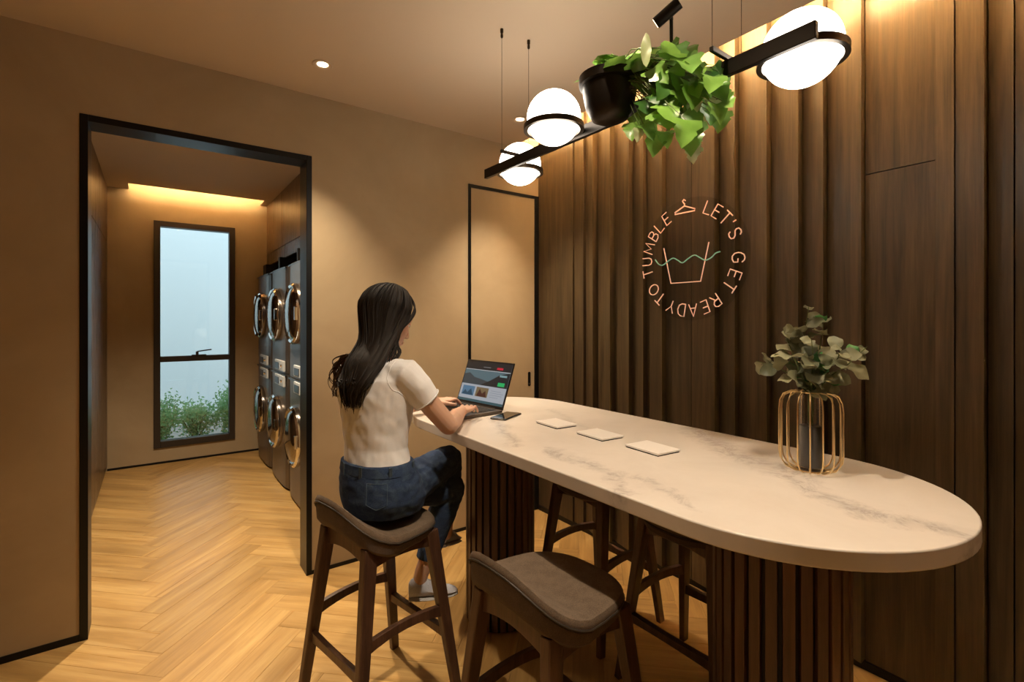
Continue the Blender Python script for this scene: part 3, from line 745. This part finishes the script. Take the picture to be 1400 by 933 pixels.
eu = thing('eucalyptus_bouquet', 'bouquet of grey-green eucalyptus sprigs standing in the gold wire vase', 'plant', (VX, VY, TZ + .13))
EB = (VX, VY, TZ + .13)
es = [leaf_src(.052, .040, M['euc'], seed=i, cup=.1, droop=.1 + .12 * i) for i in range(3)]
eg = leaf_src(.045, .036, M['eucgreen'], seed=5, cup=.1, droop=.1)
branches = [([(1108, 540), (1104, 500), (1100, 460), (1106, 420)], 0), ([(1110, 540), (1118, 500), (1122, 470), (1128, 438)], 0), ([(1106, 540), (1085, 515), (1060, 500), (1034, 494)], 0),
            ([(1112, 540), (1135, 515), (1160, 498), (1186, 474)], 0), ([(1108, 540), (1092, 505), (1082, 478), (1072, 452)], 0), ([(1110, 540), (1130, 505), (1146, 490), (1150, 475)], 0), ([(1108, 540), (1110, 515), (1112, 490), (1110, 465)], 0)]
stm = MB(); rnd = random.Random(21)
for bi, (pp, _) in enumerate(branches):
    dx = [.0, .02, -.03, .02, -.04, -.05, -.08][bi]
    P3 = [pt_at(a, b, VX + dx * (k / 3)) - Vector(EB) for k, (a, b) in enumerate(pp)]
    P3 = [Vector((0.004 * bi - .012, .004 * (bi % 3) - .004, -.10))] + P3
    stm.tube(P3, [.0022, .0022, .002, .0016, .001], 6)
    for k in range(1, 4):
        for q in (0.15, .4, .65, .9):
            if rnd.random() < .12: continue
            base_p = P3[k].lerp(P3[k + 1], q); dr_ = (P3[k + 1] - P3[k]).normalized()
            for sgn in (-1, 1):
                if rnd.random() < .30: continue
                sd = dr_.cross(Vector((rnd.uniform(-1, 1), rnd.uniform(-1, 1), rnd.uniform(-.4, .4)))).normalized() * sgn
                d = sd + dr_ * .4 + Vector((0, 0, .1)); gsel = rnd.random() < .14
                o = place_leaf(eg if gsel else es[rnd.randrange(3)], 'leaf', eu, base_p + Vector(EB), d, Vector((-.6 + rnd.uniform(-.8, .8), -.4 + rnd.uniform(-.8, .8), .8)), None, EB)
                kk_ = rnd.uniform(.75, 1.35) * (1 if k < 3 else .8); o.scale = (kk_,) * 3
                if gsel: o['label'] = 'bright green leaf'
stm.build('stem', M['stem'], eu)

# ================================================================== NEON SIGN
NS = Vector((2.325, 1.580, 1.779))
ng = thing('neon_sign', 'round copper-coloured neon wall sign with wash-tub symbol and ring of lettering', 'sign', NS)
def wp(a, b, off=0): return (off, -a, b)       # a: right in the sign, b: up
MB().lathe([(.33, .010), (.33, .014)], (0, 0, 0), 64, axis='X').build('backing_disc', M['acrylic'], ng)
GL = {  # strokes in a 0..1 box, width factor
 'L': (.55, [[(0, 1), (0, 0), (1, 0)]]), 'E': (.55, [[(1, 1), (0, 1), (0, 0), (1, 0)], [(0, .52), (.85, .52)]]), 'T': (.66, [[(0, 1), (1, 1)], [(.5, 1), (.5, 0)]]),
 "'": (.15, [[(.5, 1.02), (.3, .76)]]), 'S': (.6, [[(.95, .82), (.75, .97), (.45, 1), (.12, .9), (.05, .72), (.2, .57), (.75, .45), (.97, .28), (.88, .08), (.5, 0), (.15, .04), (0, .2)]]),
 'G': (.75, [[(.95, .8), (.75, .96), (.5, 1), (.2, .9), (.03, .65), (0, .45), (.08, .18), (.35, .01), (.65, .01), (.95, .15), (.95, .47), (.58, .47)]]),
 'R': (.6, [[(0, 0), (0, 1), (.6, 1), (.92, .88), (.95, .68), (.7, .5), (0, .47)], [(.5, .47), (1, 0)]]), 'A': (.72, [[(0, 0), (.5, 1), (1, 0)], [(.2, .34), (.8, .34)]]),
 'D': (.68, [[(0, 0), (0, 1), (.5, 1), (.85, .85), (1, .5), (.85, .15), (.5, 0), (0, 0)]]), 'Y': (.7, [[(0, 1), (.5, .48), (1, 1)], [(.5, .48), (.5, 0)]]),
 'O': (.82, [[(.5 + .5 * math.cos(2 * PI * i / 20), .5 + .5 * math.sin(2 * PI * i / 20)) for i in range(21)]]),
 'U': (.62, [[(0, 1), (0, .3), (.15, .08), (.5, 0), (.85, .08), (1, .3), (1, 1)]]), 'M': (.85, [[(0, 0), (.08, 1), (.5, .25), (.92, 1), (1, 0)]]),
 'B': (.58, [[(0, 0), (0, 1), (.6, 1), (.88, .88), (.88, .65), (.6, .53), (0, .53)], [(.6, .53), (.97, .4), (1, .15), (.65, 0), (0, 0)]])}
LT = [('L', 24), ('E', 36), ('T', 48.5), ("'", 58), ('S', 69), ('G', 94.5), ('E', 112), ('T', 125), ('R', 146), ('E', 160), ('A', 175), ('D', 190), ('Y', 204), ('T', 222), ('O', 236),
      ('T', 258), ('U', 272), ('M', 288), ('B', 303.5), ('L', 316), ('E', 329)]
hgt = .066
for ch, ang in LT:
    wf, strokes = GL[ch]; wd = hgt * wf; a = R(ang); rc = .277
    cr = Vector((math.sin(a), math.cos(a))); tr_ = Vector((math.cos(a), -math.sin(a)))
    mb = MB(); mt_ = MB()
    for st_ in strokes:
        pts = []
        for x, y in st_:
            q = cr * (rc + (y - .5) * hgt) + tr_ * ((x - .5) * wd); pts.append(wp(q.x, q.y, -.004))
        mb.tube(pts, .0031, 6)
    mb.build('letter', M['neon'], ng, smooth=True)
tub = [(-.161, .075), (-.114, -.125), (.069, -.125), (.117, .075)]
MB().tube([wp(a, b, -.004) for a, b in tub], .0034, 6).build('tub_tube', M['neon'], ng)
wv = [(-.214, .016), (-.19, -.012), (-.161, -.020), (-.128, -.002), (-.094, .012), (-.062, -.004), (-.035, -.019), (.0, .0), (.037, .015), (.07, -.002), (.101, -.018), (.135, -.008), (.16, .012), (.19, .018)]
wv2 = []
for i in range(len(wv) - 1):
    p0, p1, p2, p3 = (Vector(wv[max(i - 1, 0)]), Vector(wv[i]), Vector(wv[i + 1]), Vector(wv[min(i + 2, len(wv) - 1)]))
    for k in range(4):
        t_ = k / 4; wv2.append(.5 * ((2 * p1) + (p2 - p0) * t_ + (2 * p0 - 5 * p1 + 4 * p2 - p3) * t_ ** 2 + (-p0 + 3 * p1 - 3 * p2 + p3) * t_ ** 3))
MB().tube([wp(a, b, -.012) for a, b in wv2], .0032, 6).build('wave_tube', M['neongreen'], ng)
hgp = [(-.022, .315), (-.032, .324), (-.040, .316), (-.034, .306), (-.028, .300), (-.028, .288), (-.088, .262), (-.088, .252), (.034, .252), (.036, .262), (-.028, .288)]
MB().tube([wp(a, b, -.004) for a, b in hgp], .0035, 6).build('hanger_tube', M['neon'], ng)

# ================================================================== THE WOMAN
V = Vector
PB = V((.71, 1.83, .70))
pe = thing('person', 'woman with long dark hair in white t-shirt and jeans seated typing on the laptop', 'person', PB)
def pp_(o):
    o.matrix_parent_inverse = Matrix.Translation(-PB); return o
def yawv(deg): return V((math.cos(R(deg)), math.sin(R(deg)), 0)), V((math.sin(R(deg)), -math.cos(R(deg)), 0))   # forward, right
FP, RP = yawv(13); FC, RC = yawv(24)
def sect(c, fwd, right, hd, hw, tilt=0, n=28, e=2.3, zb=0):
    out = []
    for i in range(n):
        t_ = 2 * PI * i / n; cc, ss = math.cos(t_), math.sin(t_); k = 2 / e
        x = math.copysign(abs(cc) ** k, cc) * hd; y = math.copysign(abs(ss) ** k, ss) * hw
        out.append(V(c) + fwd * x + right * y + V((0, 0, tilt * x)))
    return out
def chain(mb, pts, rads, sub=4, n=14):
    """smooth tapered limb with round ends"""
    P = [V(p) for p in pts]; Q = []; q = []
    for i in range(len(P) - 1):
        p0 = P[max(i - 1, 0)]; p1 = P[i]; p2 = P[i + 1]; p3 = P[min(i + 2, len(P) - 1)]
        for k in range(sub):
            t_ = k / sub
            Q.append(.5 * ((2 * p1) + (p2 - p0) * t_ + (2 * p0 - 5 * p1 + 4 * p2 - p3) * t_ ** 2 + (-p0 + 3 * p1 - 3 * p2 + p3) * t_ ** 3)); q.append(rads[i] * (1 - t_) + rads[i + 1] * t_)
    Q.append(P[-1]); q.append(rads[-1]); mb.tube(Q, q, n, rnd=True)
# joints
chest = V((.70, 1.86, 1.20)); shR = chest + RC * .150 + V((0, 0, .048)); shL = chest - RC * .150 + V((0, 0, .045))
elR = V((.925, 1.690, 1.043)); wrR = V((1.085, 1.868, 1.052))
elL = V((.86, 2.150, 1.045)); wrL = V((1.105, 2.165, 1.052))
hipR = V((.725, 1.755, .795)); knR = V((1.045, 1.915, .838)); anR = V((1.100, 2.030, .490))
hipL = V((.705, 1.915, .795)); knL = V((1.045, 1.895, .715)); anL = V((.915, 1.915, .365))
torso = [  # z, cx, cy, halfdepth, halfwidth, yaw mix
    (.735, .715, 1.822, .120, .140, 13), (.79, .712, 1.82, .130, .158, 13), (.85, .702, 1.825, .118, .155, 14), (.91, .695, 1.834, .098, .136, 16), (.97, .692, 1.844, .088, .126, 18),
    (1.03, .695, 1.85, .092, .130, 20), (1.10, .70, 1.855, .104, .142, 22), (1.17, .702, 1.86, .110, .152, 24), (1.225, .702, 1.862, .098, .158, 24), (1.265, .705, 1.865, .074, .138, 24), (1.295, .712, 1.868, .052, .085, 24)]
def torso_rings(grow, z0, z1):
    r_ = []
    for z, cx, cy, hd_, hw_, yw in torso:
        if z0 <= z <= z1:
            f_, rr_ = yawv(yw); r_.append(sect((cx, cy, z), f_, rr_, hd_ + grow, hw_ + grow))
    return r_
b = MB()
b.loft(torso_rings(-.004, 0, 2))
neck0 = V((.715, 1.868, 1.27)); HCn = V((.765, 1.893, 1.452))
chain(b, [neck0, V((.728, 1.874, 1.325)), V((.75, 1.884, 1.40))], [.060, .048, .050])
# head, local frame
hf, hr = yawv(12); pitch = R(-20)
hx = (hf * math.cos(pitch) + V((0, 0, math.sin(pitch)))).normalized(); hy = -hr; hz = hx.cross(hy).normalized()
HM = Matrix((hx, hy, hz)).transposed()
def hp_(x, y, z): return HCn + HM @ V((x, y, z))
def he(mb, c, ax, n=22, m_=14): mb.ell(hp_(*c), ax, n, m_, HM)
he(b, (-.012, 0, .022), (.094, .074, .098)); he(b, (.022, 0, -.028), (.070, .060, .086)); he(b, (.050, 0, -.092), (.032, .032, .024)); he(b, (.035, 0, -.072), (.045, .048, .035))
for s_ in (-1, 1):
    he(b, (.052, s_ * .032, -.030), (.027, .025, .028)); he(b, (.066, s_ * .026, .022), (.020, .026, .010)); he(b, (.0725, s_ * .029, .0085), (.0140, .0150, .0095)); he(b, (.0715, s_ * .029, -.0085), (.0135, .0140, .0060)); he(b, (-.008, s_ * .073, -.012), (.019, .008, .030))
    he(b, (.094, s_ * .009, -.040), (.009, .008, .007))
b.tube([hp_(.084, 0, .012), hp_(.096, 0, -.012), hp_(.106, 0, -.036)], [.007, .008, .011], 10, rnd=True)
he(b, (.082, 0, -.066), (.013, .022, .006)); he(b, (.080, 0, -.076), (.013, .019, .007))
chain(b, [shR - RC * .03, shR + V((.02, -.005, -.02)), elR.lerp(shR, .5) + V((0, -.004, -.004)), elR], [.050, .047, .041, .037], 5, 16)
chain(b, [elR, elR.lerp(wrR, .35), elR.lerp(wrR, .8), wrR], [.037, .038, .027, .023], 4, 16)
chain(b, [shL + RC * .03, shL + V((.02, .0, -.02)), elL.lerp(shL, .5), elL], [.050, .047, .040, .036], 5, 16)
chain(b, [elL, elL.lerp(wrL, .35), elL.lerp(wrL, .8), wrL], [.036, .037, .027, .023], 4, 16)
for hp0, kn_, an_ in ((hipR, knR, anR), (hipL, knL, anL)):
    chain(b, [hp0, hp0.lerp(kn_, .5), kn_], [.074, .062, .048], 5, 16)
    chain(b, [kn_, kn_.lerp(an_, .3), kn_.lerp(an_, .75), an_, an_ + V((0, 0, -.03))], [.048, .048, .034, .030, .028], 4, 16)
nails = []
def hand(mb, wr, toward, side, curl=1.):
    """side=+1: thumb on the person's left of the hand (right hand)"""
    d = V(toward).normalized(); up = V((0, 0, 1)); lat = up.cross(d).normalized() * side   # lat points to the thumb
    n_ = d.cross(lat).normalized(); n_ = n_ if n_.z > 0 else -n_
    mb.ell(wr + d * .045 + V((0, 0, .004)), (.046, .038, .015), 18, 12, Matrix((d, lat, n_)).transposed())
    mb.ell(wr + d * .068 + V((0, 0, .006)), (.022, .039, .012), 18, 12, Matrix((d, lat, n_)).transposed())
    chain(mb, [wr - d * .01, wr + d * .03], [.023, .021], 2)
    for k, (o_, ln, ang) in enumerate(((.0285, .066, .10), (.0095, .074, .02), (-.0095, .068, -.05), (-.0275, .054, -.14))):
        dd_ = (d + lat * ang).normalized(); p0 = wr + d * .076 + lat * o_ + V((0, 0, .004))
        p1 = p0 + dd_ * ln * .42 + V((0, 0, .007)); p2 = p1 + dd_ * ln * .33 - V((0, 0, .012 * curl)); p3 = p2 + dd_ * ln * .18 - V((0, 0, .014 * curl))
        r0 = .0078 if k < 3 else .0068
        chain(mb, [p0 - d * .014, p0, p1, p2, p3], [r0 + .001, r0 + .0006, r0, r0 - .0006, r0 - .0014], 3, 10)
        nails.append((p3 + V((0, 0, r0 * .55)), dd_))
    t0 = wr + d * .022 + lat * .022; t1 = t0 + (d * .6 + lat * .8).normalized() * .032 - V((0, 0, .004)); t2 = t1 + (d * .85 + lat * .45).normalized() * .028 - V((0, 0, .004)); t3 = t2 + (d + lat * .1).normalized() * .018 - V((0, 0, .002))
    chain(mb, [t0, t1, t2, t3], [.013, .0105, .009, .0075], 3, 10); nails.append((t3 + V((0, 0, .005)), d))
hand(b, wrR, (.74, .62, -.05), 1); hand(b, wrL, (.97, .10, -.05), -1)
body = pp_(b.build('body', M['skin'], pe)); remesh(body, .0029, 3, .5)
# nails, eyes
for p, d in nails[:]:
    pp_(MB().ell(p, (.0052, .0040, .0012), 10, 6, Matrix((d, V((0, 0, 1)).cross(d), V((0, 0, 1)))).transposed()).build('fingernail', mat('nail', (.72, .48, .40), .25) if 'nail' not in bpy.data.materials else bpy.data.materials['nail'], pe, smooth=True))
for s_ in (-1, 1):
    ey = pp_(MB().ell(hp_(.0725, s_ * .029, .004), (.0125, .0125, .0125), 16, 10, HM).build('eye', M['eye'], pe, smooth=True))
    MB().ell(hp_(.0822, s_ * .029, .001), (.0040, .0058, .0058), 12, 8, HM).build('iris', M['iris'], ey, smooth=True)
    pp_(MB().tube([hp_(.085, s_ * .014, .027), hp_(.086, s_ * .03, .031), hp_(.076, s_ * .046, .027)], [.0016, .0024, .001], 6).build('eyebrow', M['hair'], pe))
pp_(MB().ell(hp_(.0865, 0, -.066), (.010, .019, .0045), 14, 8, HM).ell(hp_(.0855, 0, -.0745), (.010, .016, .0050), 14, 8, HM).build('lips', M['lip'], pe, smooth=True))
# t-shirt
def wr_noise(sc, amp, st=(1, 1, 1)):
    return lambda p: amp * noise.noise(V((p.x * sc * st[0], p.y * sc * st[1], p.z * sc * st[2])))
b = MB(); b.loft(torso_rings(.009, .88, 1.30))
slv = elR.lerp(shR, .50); slvL = elL.lerp(shL, .5)
b.tube([shR - RC * .05, shR + V((.0, 0, .002)), shR.lerp(slv, .5) + V((.004, -.004, 0)), slv], [.056, .060, .056, .055], 20)
b.tube([shL + RC * .05, shL, slvL], [.056, .060, .055], 20)
def shirt_disp(p):
    a = .0035 * noise.noise(V((p.x * 14, p.y * 14, p.z * 9))) + .0032 * noise.noise(V((p.x * 30 + p.z * 12, p.y * 30, p.z * 22)))
    return a
shirt = pp_(b.build('t_shirt', M['shirt'], pe)); remesh(shirt, .0045, 4, .5, shirt_disp)
for q0, q1, rr_ in ((slv, shR, .0555), (slvL, shL, .0555)):
    d = (q0 - q1).normalized(); e1 = d.orthogonal().normalized(); e2 = d.cross(e1)
    MB().tube([q0 - d * .004 + (e1 * math.cos(a) + e2 * math.sin(a)) * rr_ for a in (2 * PI * i / 36 for i in range(36))], .0022, 6, close=True).build('sleeve_hem', M['shirt'], shirt, smooth=True)
# armhole seam on the right side
def snap(o, pts, g=.0005):
    out = []
    for p in pts:
        ok, q, nn, _ = o.closest_point_on_mesh(p); out.append(q + nn * g)
    return out
c0 = shR - RC * .028; MB().tube(snap(shirt, [c0 + (FC * .066 * math.cos(a) + V((0, 0, 1)) * .070 * math.sin(a)) for a in (2 * PI * i / 40 for i in range(40))]), .0018, 6, close=True).build('armhole_seam', M['shirt'], shirt, smooth=True)
# jeans
b = MB(); b.loft(torso_rings(.014, .70, .915))
for hp0, kn_, an_, cut_ in ((hipR, knR, anR, .80), (hipL, knL, anL, .80)):
    end = kn_.lerp(an_, cut_)
    chain(b, [hp0, hp0.lerp(kn_, .5), kn_], [.090, .077, .063], 5, 20)
    chain(b, [kn_, kn_.lerp(an_, .3)], [.063, .060], 3, 20)
    b.tube([kn_.lerp(an_, .25), kn_.lerp(an_, .5), end], [.061, .053, .046], 20)
b.ell((.712, 1.82, .765), (.125, .150, .060), 24, 14, Matrix.Rotation(R(13), 3, 'Z'))
def jean_disp(p):
    hip_d = (p - V((.80, 1.80, .86))).length; k = max(0, 1 - hip_d / .20)
    kn_d = min((p - knR).length, (p - knL).length); k2 = max(0, 1 - kn_d / .16)
    return (.0045 * k + .0045 * k2 + .0018) * noise.noise(V((p.x * 34, p.y * 20, p.z * 46))) + .002 * noise.noise(p * 12)
jeans = pp_(b.build('jeans', M['jeans'], pe)); remesh(jeans, .0045, 4, .5, jean_disp)
f_, r2 = yawv(16)
MB().loft([sect((.697, 1.831, .882), f_, r2, .117, .156), sect((.697, 1.831, .886), f_, r2, .121, .160), sect((.695, 1.834, .918), f_, r2, .114, .153), sect((.695, 1.834, .922), f_, r2, .108, .147)]).build('waistband', M['jeans'], jeans, smooth=True)
for a in (-160, -115, -62, 165, 20):
    u_ = f_ * math.cos(R(a)) * .121 - r2 * math.sin(R(a)) * .160; c = V((.695, 1.833, 0)) + u_; t3 = V((-u_.y, u_.x, 0)).normalized()
    MB().bar(c + V((0, 0, .878)), c * .995 + V((0, 0, .926)) * .995 + V((0, 0, .004)), .012, .004, up=tuple(u_.normalized())).build('belt_loop', M['denimlight'], jeans, bevel=.001)
# back pocket stitching on the right hip
def hip_pt(a, z, g=.018):
    zz = [t_[0] for t_ in torso]; i = max(k for k in range(len(zz) - 1) if zz[k] <= z); q = (z - zz[i]) / (zz[i + 1] - zz[i])
    A, B = torso[i], torso[i + 1]; hd_ = A[3] * (1 - q) + B[3] * q + g; hw_ = A[4] * (1 - q) + B[4] * q + g; cx = A[1] * (1 - q) + B[1] * q; cy = A[2] * (1 - q) + B[2] * q; k = 2 / 2.3
    c, s_ = math.cos(R(a)), math.sin(R(a)); return V((cx, cy, z)) + FP * math.copysign(abs(c) ** k, c) * hd_ + RP * math.copysign(abs(s_) ** k, s_) * hw_
for pts in ([(150, .872), (152, .80), (138, .782), (122, .80), (118, .872), (150, .872)],):
    P = []
    for (a0, z0), (a1, z1) in zip(pts, pts[1:]):
        for k in range(6): P.append(hip_pt(a0 + (a1 - a0) * k / 6, z0 + (z1 - z0) * k / 6, .0165))
    MB().tube(snap(jeans, P), .0012, 5, close=True).build('pocket_stitching', M['denimlight'], jeans)
# shoes
def shoe(label, heel, toe, up=(0, 0, 1)):
    heel = V(heel); toe = V(toe); d = (toe - heel).normalized(); Lg = (toe - heel).length; sd = V(up).cross(d).normalized(); u = d.cross(sd).normalized()
    def prof(s_, h0, h1, wk=1.):
        hw_ = (.030 + .012 * math.sin(PI * min(1, s_ * 1.0) ** 1.2)) * (1 if s_ < .85 else (1 - ((s_ - .85) / .15) ** 2 * .55)) * (1 if s_ > .08 else .8)
        hw_ *= wk; c = heel + d * Lg * s_; r_ = []
        for i in range(16):
            a = 2 * PI * i / 16; y = math.cos(a); z = math.sin(a); r_.append(c + sd * y * hw_ * (1 if z < 0 else (1 - .35 * z)) + u * (h0 + (h1 - h0) * (z + 1) / 2))
        return r_
    hs = [(0, .070), (.04, .086), (.15, .096), (.28, .090), (.40, .076), (.55, .064), (.7, .045), (.85, .038), (.95, .030), (1, .020)]
    up_ = MB().loft([prof(s_, .012, h) for s_, h in hs]).build('shoe', M['shoe'], pe, smooth=True); pp_(up_)
    if label: up_['label'] = label
    MB().loft([prof(s_, .0, .020 if .02 < s_ < .98 else .016, 1.06) for s_, h in hs]).build('sole', M['sole'], up_, smooth=True)
    lc_ = MB()
    for k in range(4):
        s_ = .38 + k * .085; h = .078 - k * .0095; c = heel + d * Lg * s_; lc_.tube([c + sd * .022 + u * (h - .012), c + u * (h + .002), c - sd * .022 + u * (h - .012)], .0022, 6)
    lc_.build('laces', M['shirt'], up_)
shoe('pale grey trainer resting on the stool footrest', (.868, 1.930, .274), (1.060, 1.857, .274))
ad = (anR - knR).normalized()
shoe('grey trainer of the crossed leg', anR + V((-.03, -.01, -.085)), anR + V((.135, .14, -.155)), up=(-.3, -.2, .9))
# hair
b = MB(); he(b, (-.034, 0, .034), (.090, .083, .105), 28, 18)
def smooth_path(P, sub=5):
    Q = []
    for i in range(len(P) - 1):
        p0 = P[max(i - 1, 0)]; p1 = P[i]; p2 = P[i + 1]; p3 = P[min(i + 2, len(P) - 1)]
        for k in range(sub):
            t_ = k / sub; Q.append(.5 * ((2 * p1) + (p2 - p0) * t_ + (2 * p0 - 5 * p1 + 4 * p2 - p3) * t_ ** 2 + (-p0 + 3 * p1 - 3 * p2 + p3) * t_ ** 3))
    Q.append(P[-1]); return Q
def scalp(th, ph, k=1.):
    return hp_(-.016 + .103 * k * math.sin(ph) * math.cos(th), .086 * k * math.sin(ph) * math.sin(th), .030 + .110 * k * math.cos(ph))
rnd = random.Random(3)
def lock(th, s_, ln, rad, mbx, jit=.006, lift=1.):
    # th: 0 front, +left ; s_: lateral target -1 left .. +1 right
    P = [scalp(th, .12, 1.0), scalp(th, .45, 1.02 * lift), scalp(th, .8, 1.035 * lift), scalp(th, 1.1, 1.04 * lift), scalp(th, 1.4, 1.035 * lift), scalp(th, 1.72, 1.0 * lift)]
    nk = V((.722, 1.872, 0)); side = abs(math.sin(th))
    back = .5 - .5 * math.cos(th)
    P.append(V((nk.x, nk.y, 1.365)) - FC * (.006 + .064 * back) + RC * (s_ * .078 + .004))
    P.append(V((chest.x, chest.y, 1.295)) - FC * (.040 + .062 * back) + RC * (s_ * .080 + .008))
    P.append(V((chest.x, chest.y, 1.225)) - FC * (.118 + .010 * (1 - abs(s_))) + RC * (s_ * .064 + .012))
    z = ln
    P.append(V((chest.x, chest.y, (1.225 + z) / 2)) - FC * .132 + RC * (s_ * .046 + .010))
    P.append(V((chest.x, chest.y, z)) - FC * .126 + RC * (s_ * .036 + .008))
    off = V([rnd.gauss(0, jit) for _ in range(3)])
    P = [p + off * min(1, i / 4) + V([rnd.gauss(0, jit * .4) for _ in range(3)]) * (i > 5) for i, p in enumerate(P)]
    Q = smooth_path(P, 4); n_q = len(Q)
    rr_ = [rad * (.55 + .45 * math.sin(PI * min(1, i / n_q * 1.3) * .5)) * (1 if i < n_q * .75 else max(.12, 1 - (i / n_q - .75) / .25 * .9)) for i in range(n_q)]
    mbx.tube(Q, rr_, 6)
hb = MB()
for i in range(34):     # thick inner volume
    s_ = -1 + 2 * i / 33; th = PI - s_ * -1.92
    lock(th, s_, 1.165 + .03 * abs(s_), .016, b, .002, .94)
hairo = pp_(b.build('hair', M['hair'], pe)); remesh(hairo, .005, 5, .5)
for i in range(420):
    s_ = rnd.uniform(-1, 1); th = PI + s_ * 1.98
    lock(th, s_, rnd.uniform(1.12, 1.22), rnd.uniform(.0022, .0048), hb)
# shorter locks framing the face on both sides
for i in range(46):
    sg = 1 if i < 28 else -1; th = -sg * rnd.uniform(1.02, 1.35)
    P = [scalp(th, .12, 1.02), scalp(th, .6, 1.05), scalp(th, 1.2, 1.06), scalp(th * 1.08, 1.75, 1.02), hp_(.012 + rnd.uniform(-.02, .012), -sg * .076, -.085), V((.725, 1.87, 1.325)) + RC * sg * (.082 + rnd.uniform(-.01, .01)) + FC * rnd.uniform(-.03, .02), V((.71, 1.865, 1.275)) + RC * sg * (.092 + rnd.uniform(-.012, .006)) + FC * rnd.uniform(-.05, -.01)]
    Q = smooth_path(P, 4); hb.tube(Q, [rnd.uniform(.003, .0045) * (1 if k < len(Q) * .7 else .5) for k in range(len(Q))], 6)
for i in range(90):     # swept hair over the forehead to both temples
    sg = 1 if i % 2 else -1; q = rnd.random(); y0 = .006 + .010 * rnd.random()
    P = [hp_(.020 + .030 * q, sg * y0, .134 - .012 * q), hp_(.052 + .016 * q, sg * (.028 + .004 * q), .116 - .020 * q), hp_(.062 + .010 * q, sg * (.056 + .002 * q), .080 - .022 * q),
         hp_(.046 + .006 * q, sg * .076, .030 - .01 * q), hp_(.022, sg * .084, -.030), hp_(.004, sg * .082, -.085)]
    Q = smooth_path(P, 4); hb.tube(Q, [.0034 * (1 if k < len(Q) * .7 else .6) for k in range(len(Q))], 6)
hb.build('strands', M['hair'], hairo, smooth=True)
cb2 = MB()
for i in range(46):     # curled ends over the left shoulder
    a0 = rnd.uniform(0, 6.3); P = []; jj = rnd.uniform(-.03, .03)
    base_ = chest - V((0, 0, .03)) - RC * (.108 + rnd.uniform(-.02, .02)) - FC * (.060 + rnd.uniform(-.02, .02))
    for k in range(16):
        q = k / 15; P.append(base_ + V((0, 0, .150 - .165 * q + jj * math.sin(PI * q))) - RC * (.060 * math.sin(PI * q) ** .8 - .05 * (1 - q)) + (FC * math.cos(a0 + q * 7) + RC * math.sin(a0 + q * 7)) * (.006 + .018 * q))
    cb2.tube(P, [rnd.uniform(.0022, .0036) * (1 - .6 * k / 15) for k in range(16)], 5)
o = cb2.build('curled_ends', M['hairlight'], hairo, smooth=True); o['label'] = 'lighter brown curled hair ends'
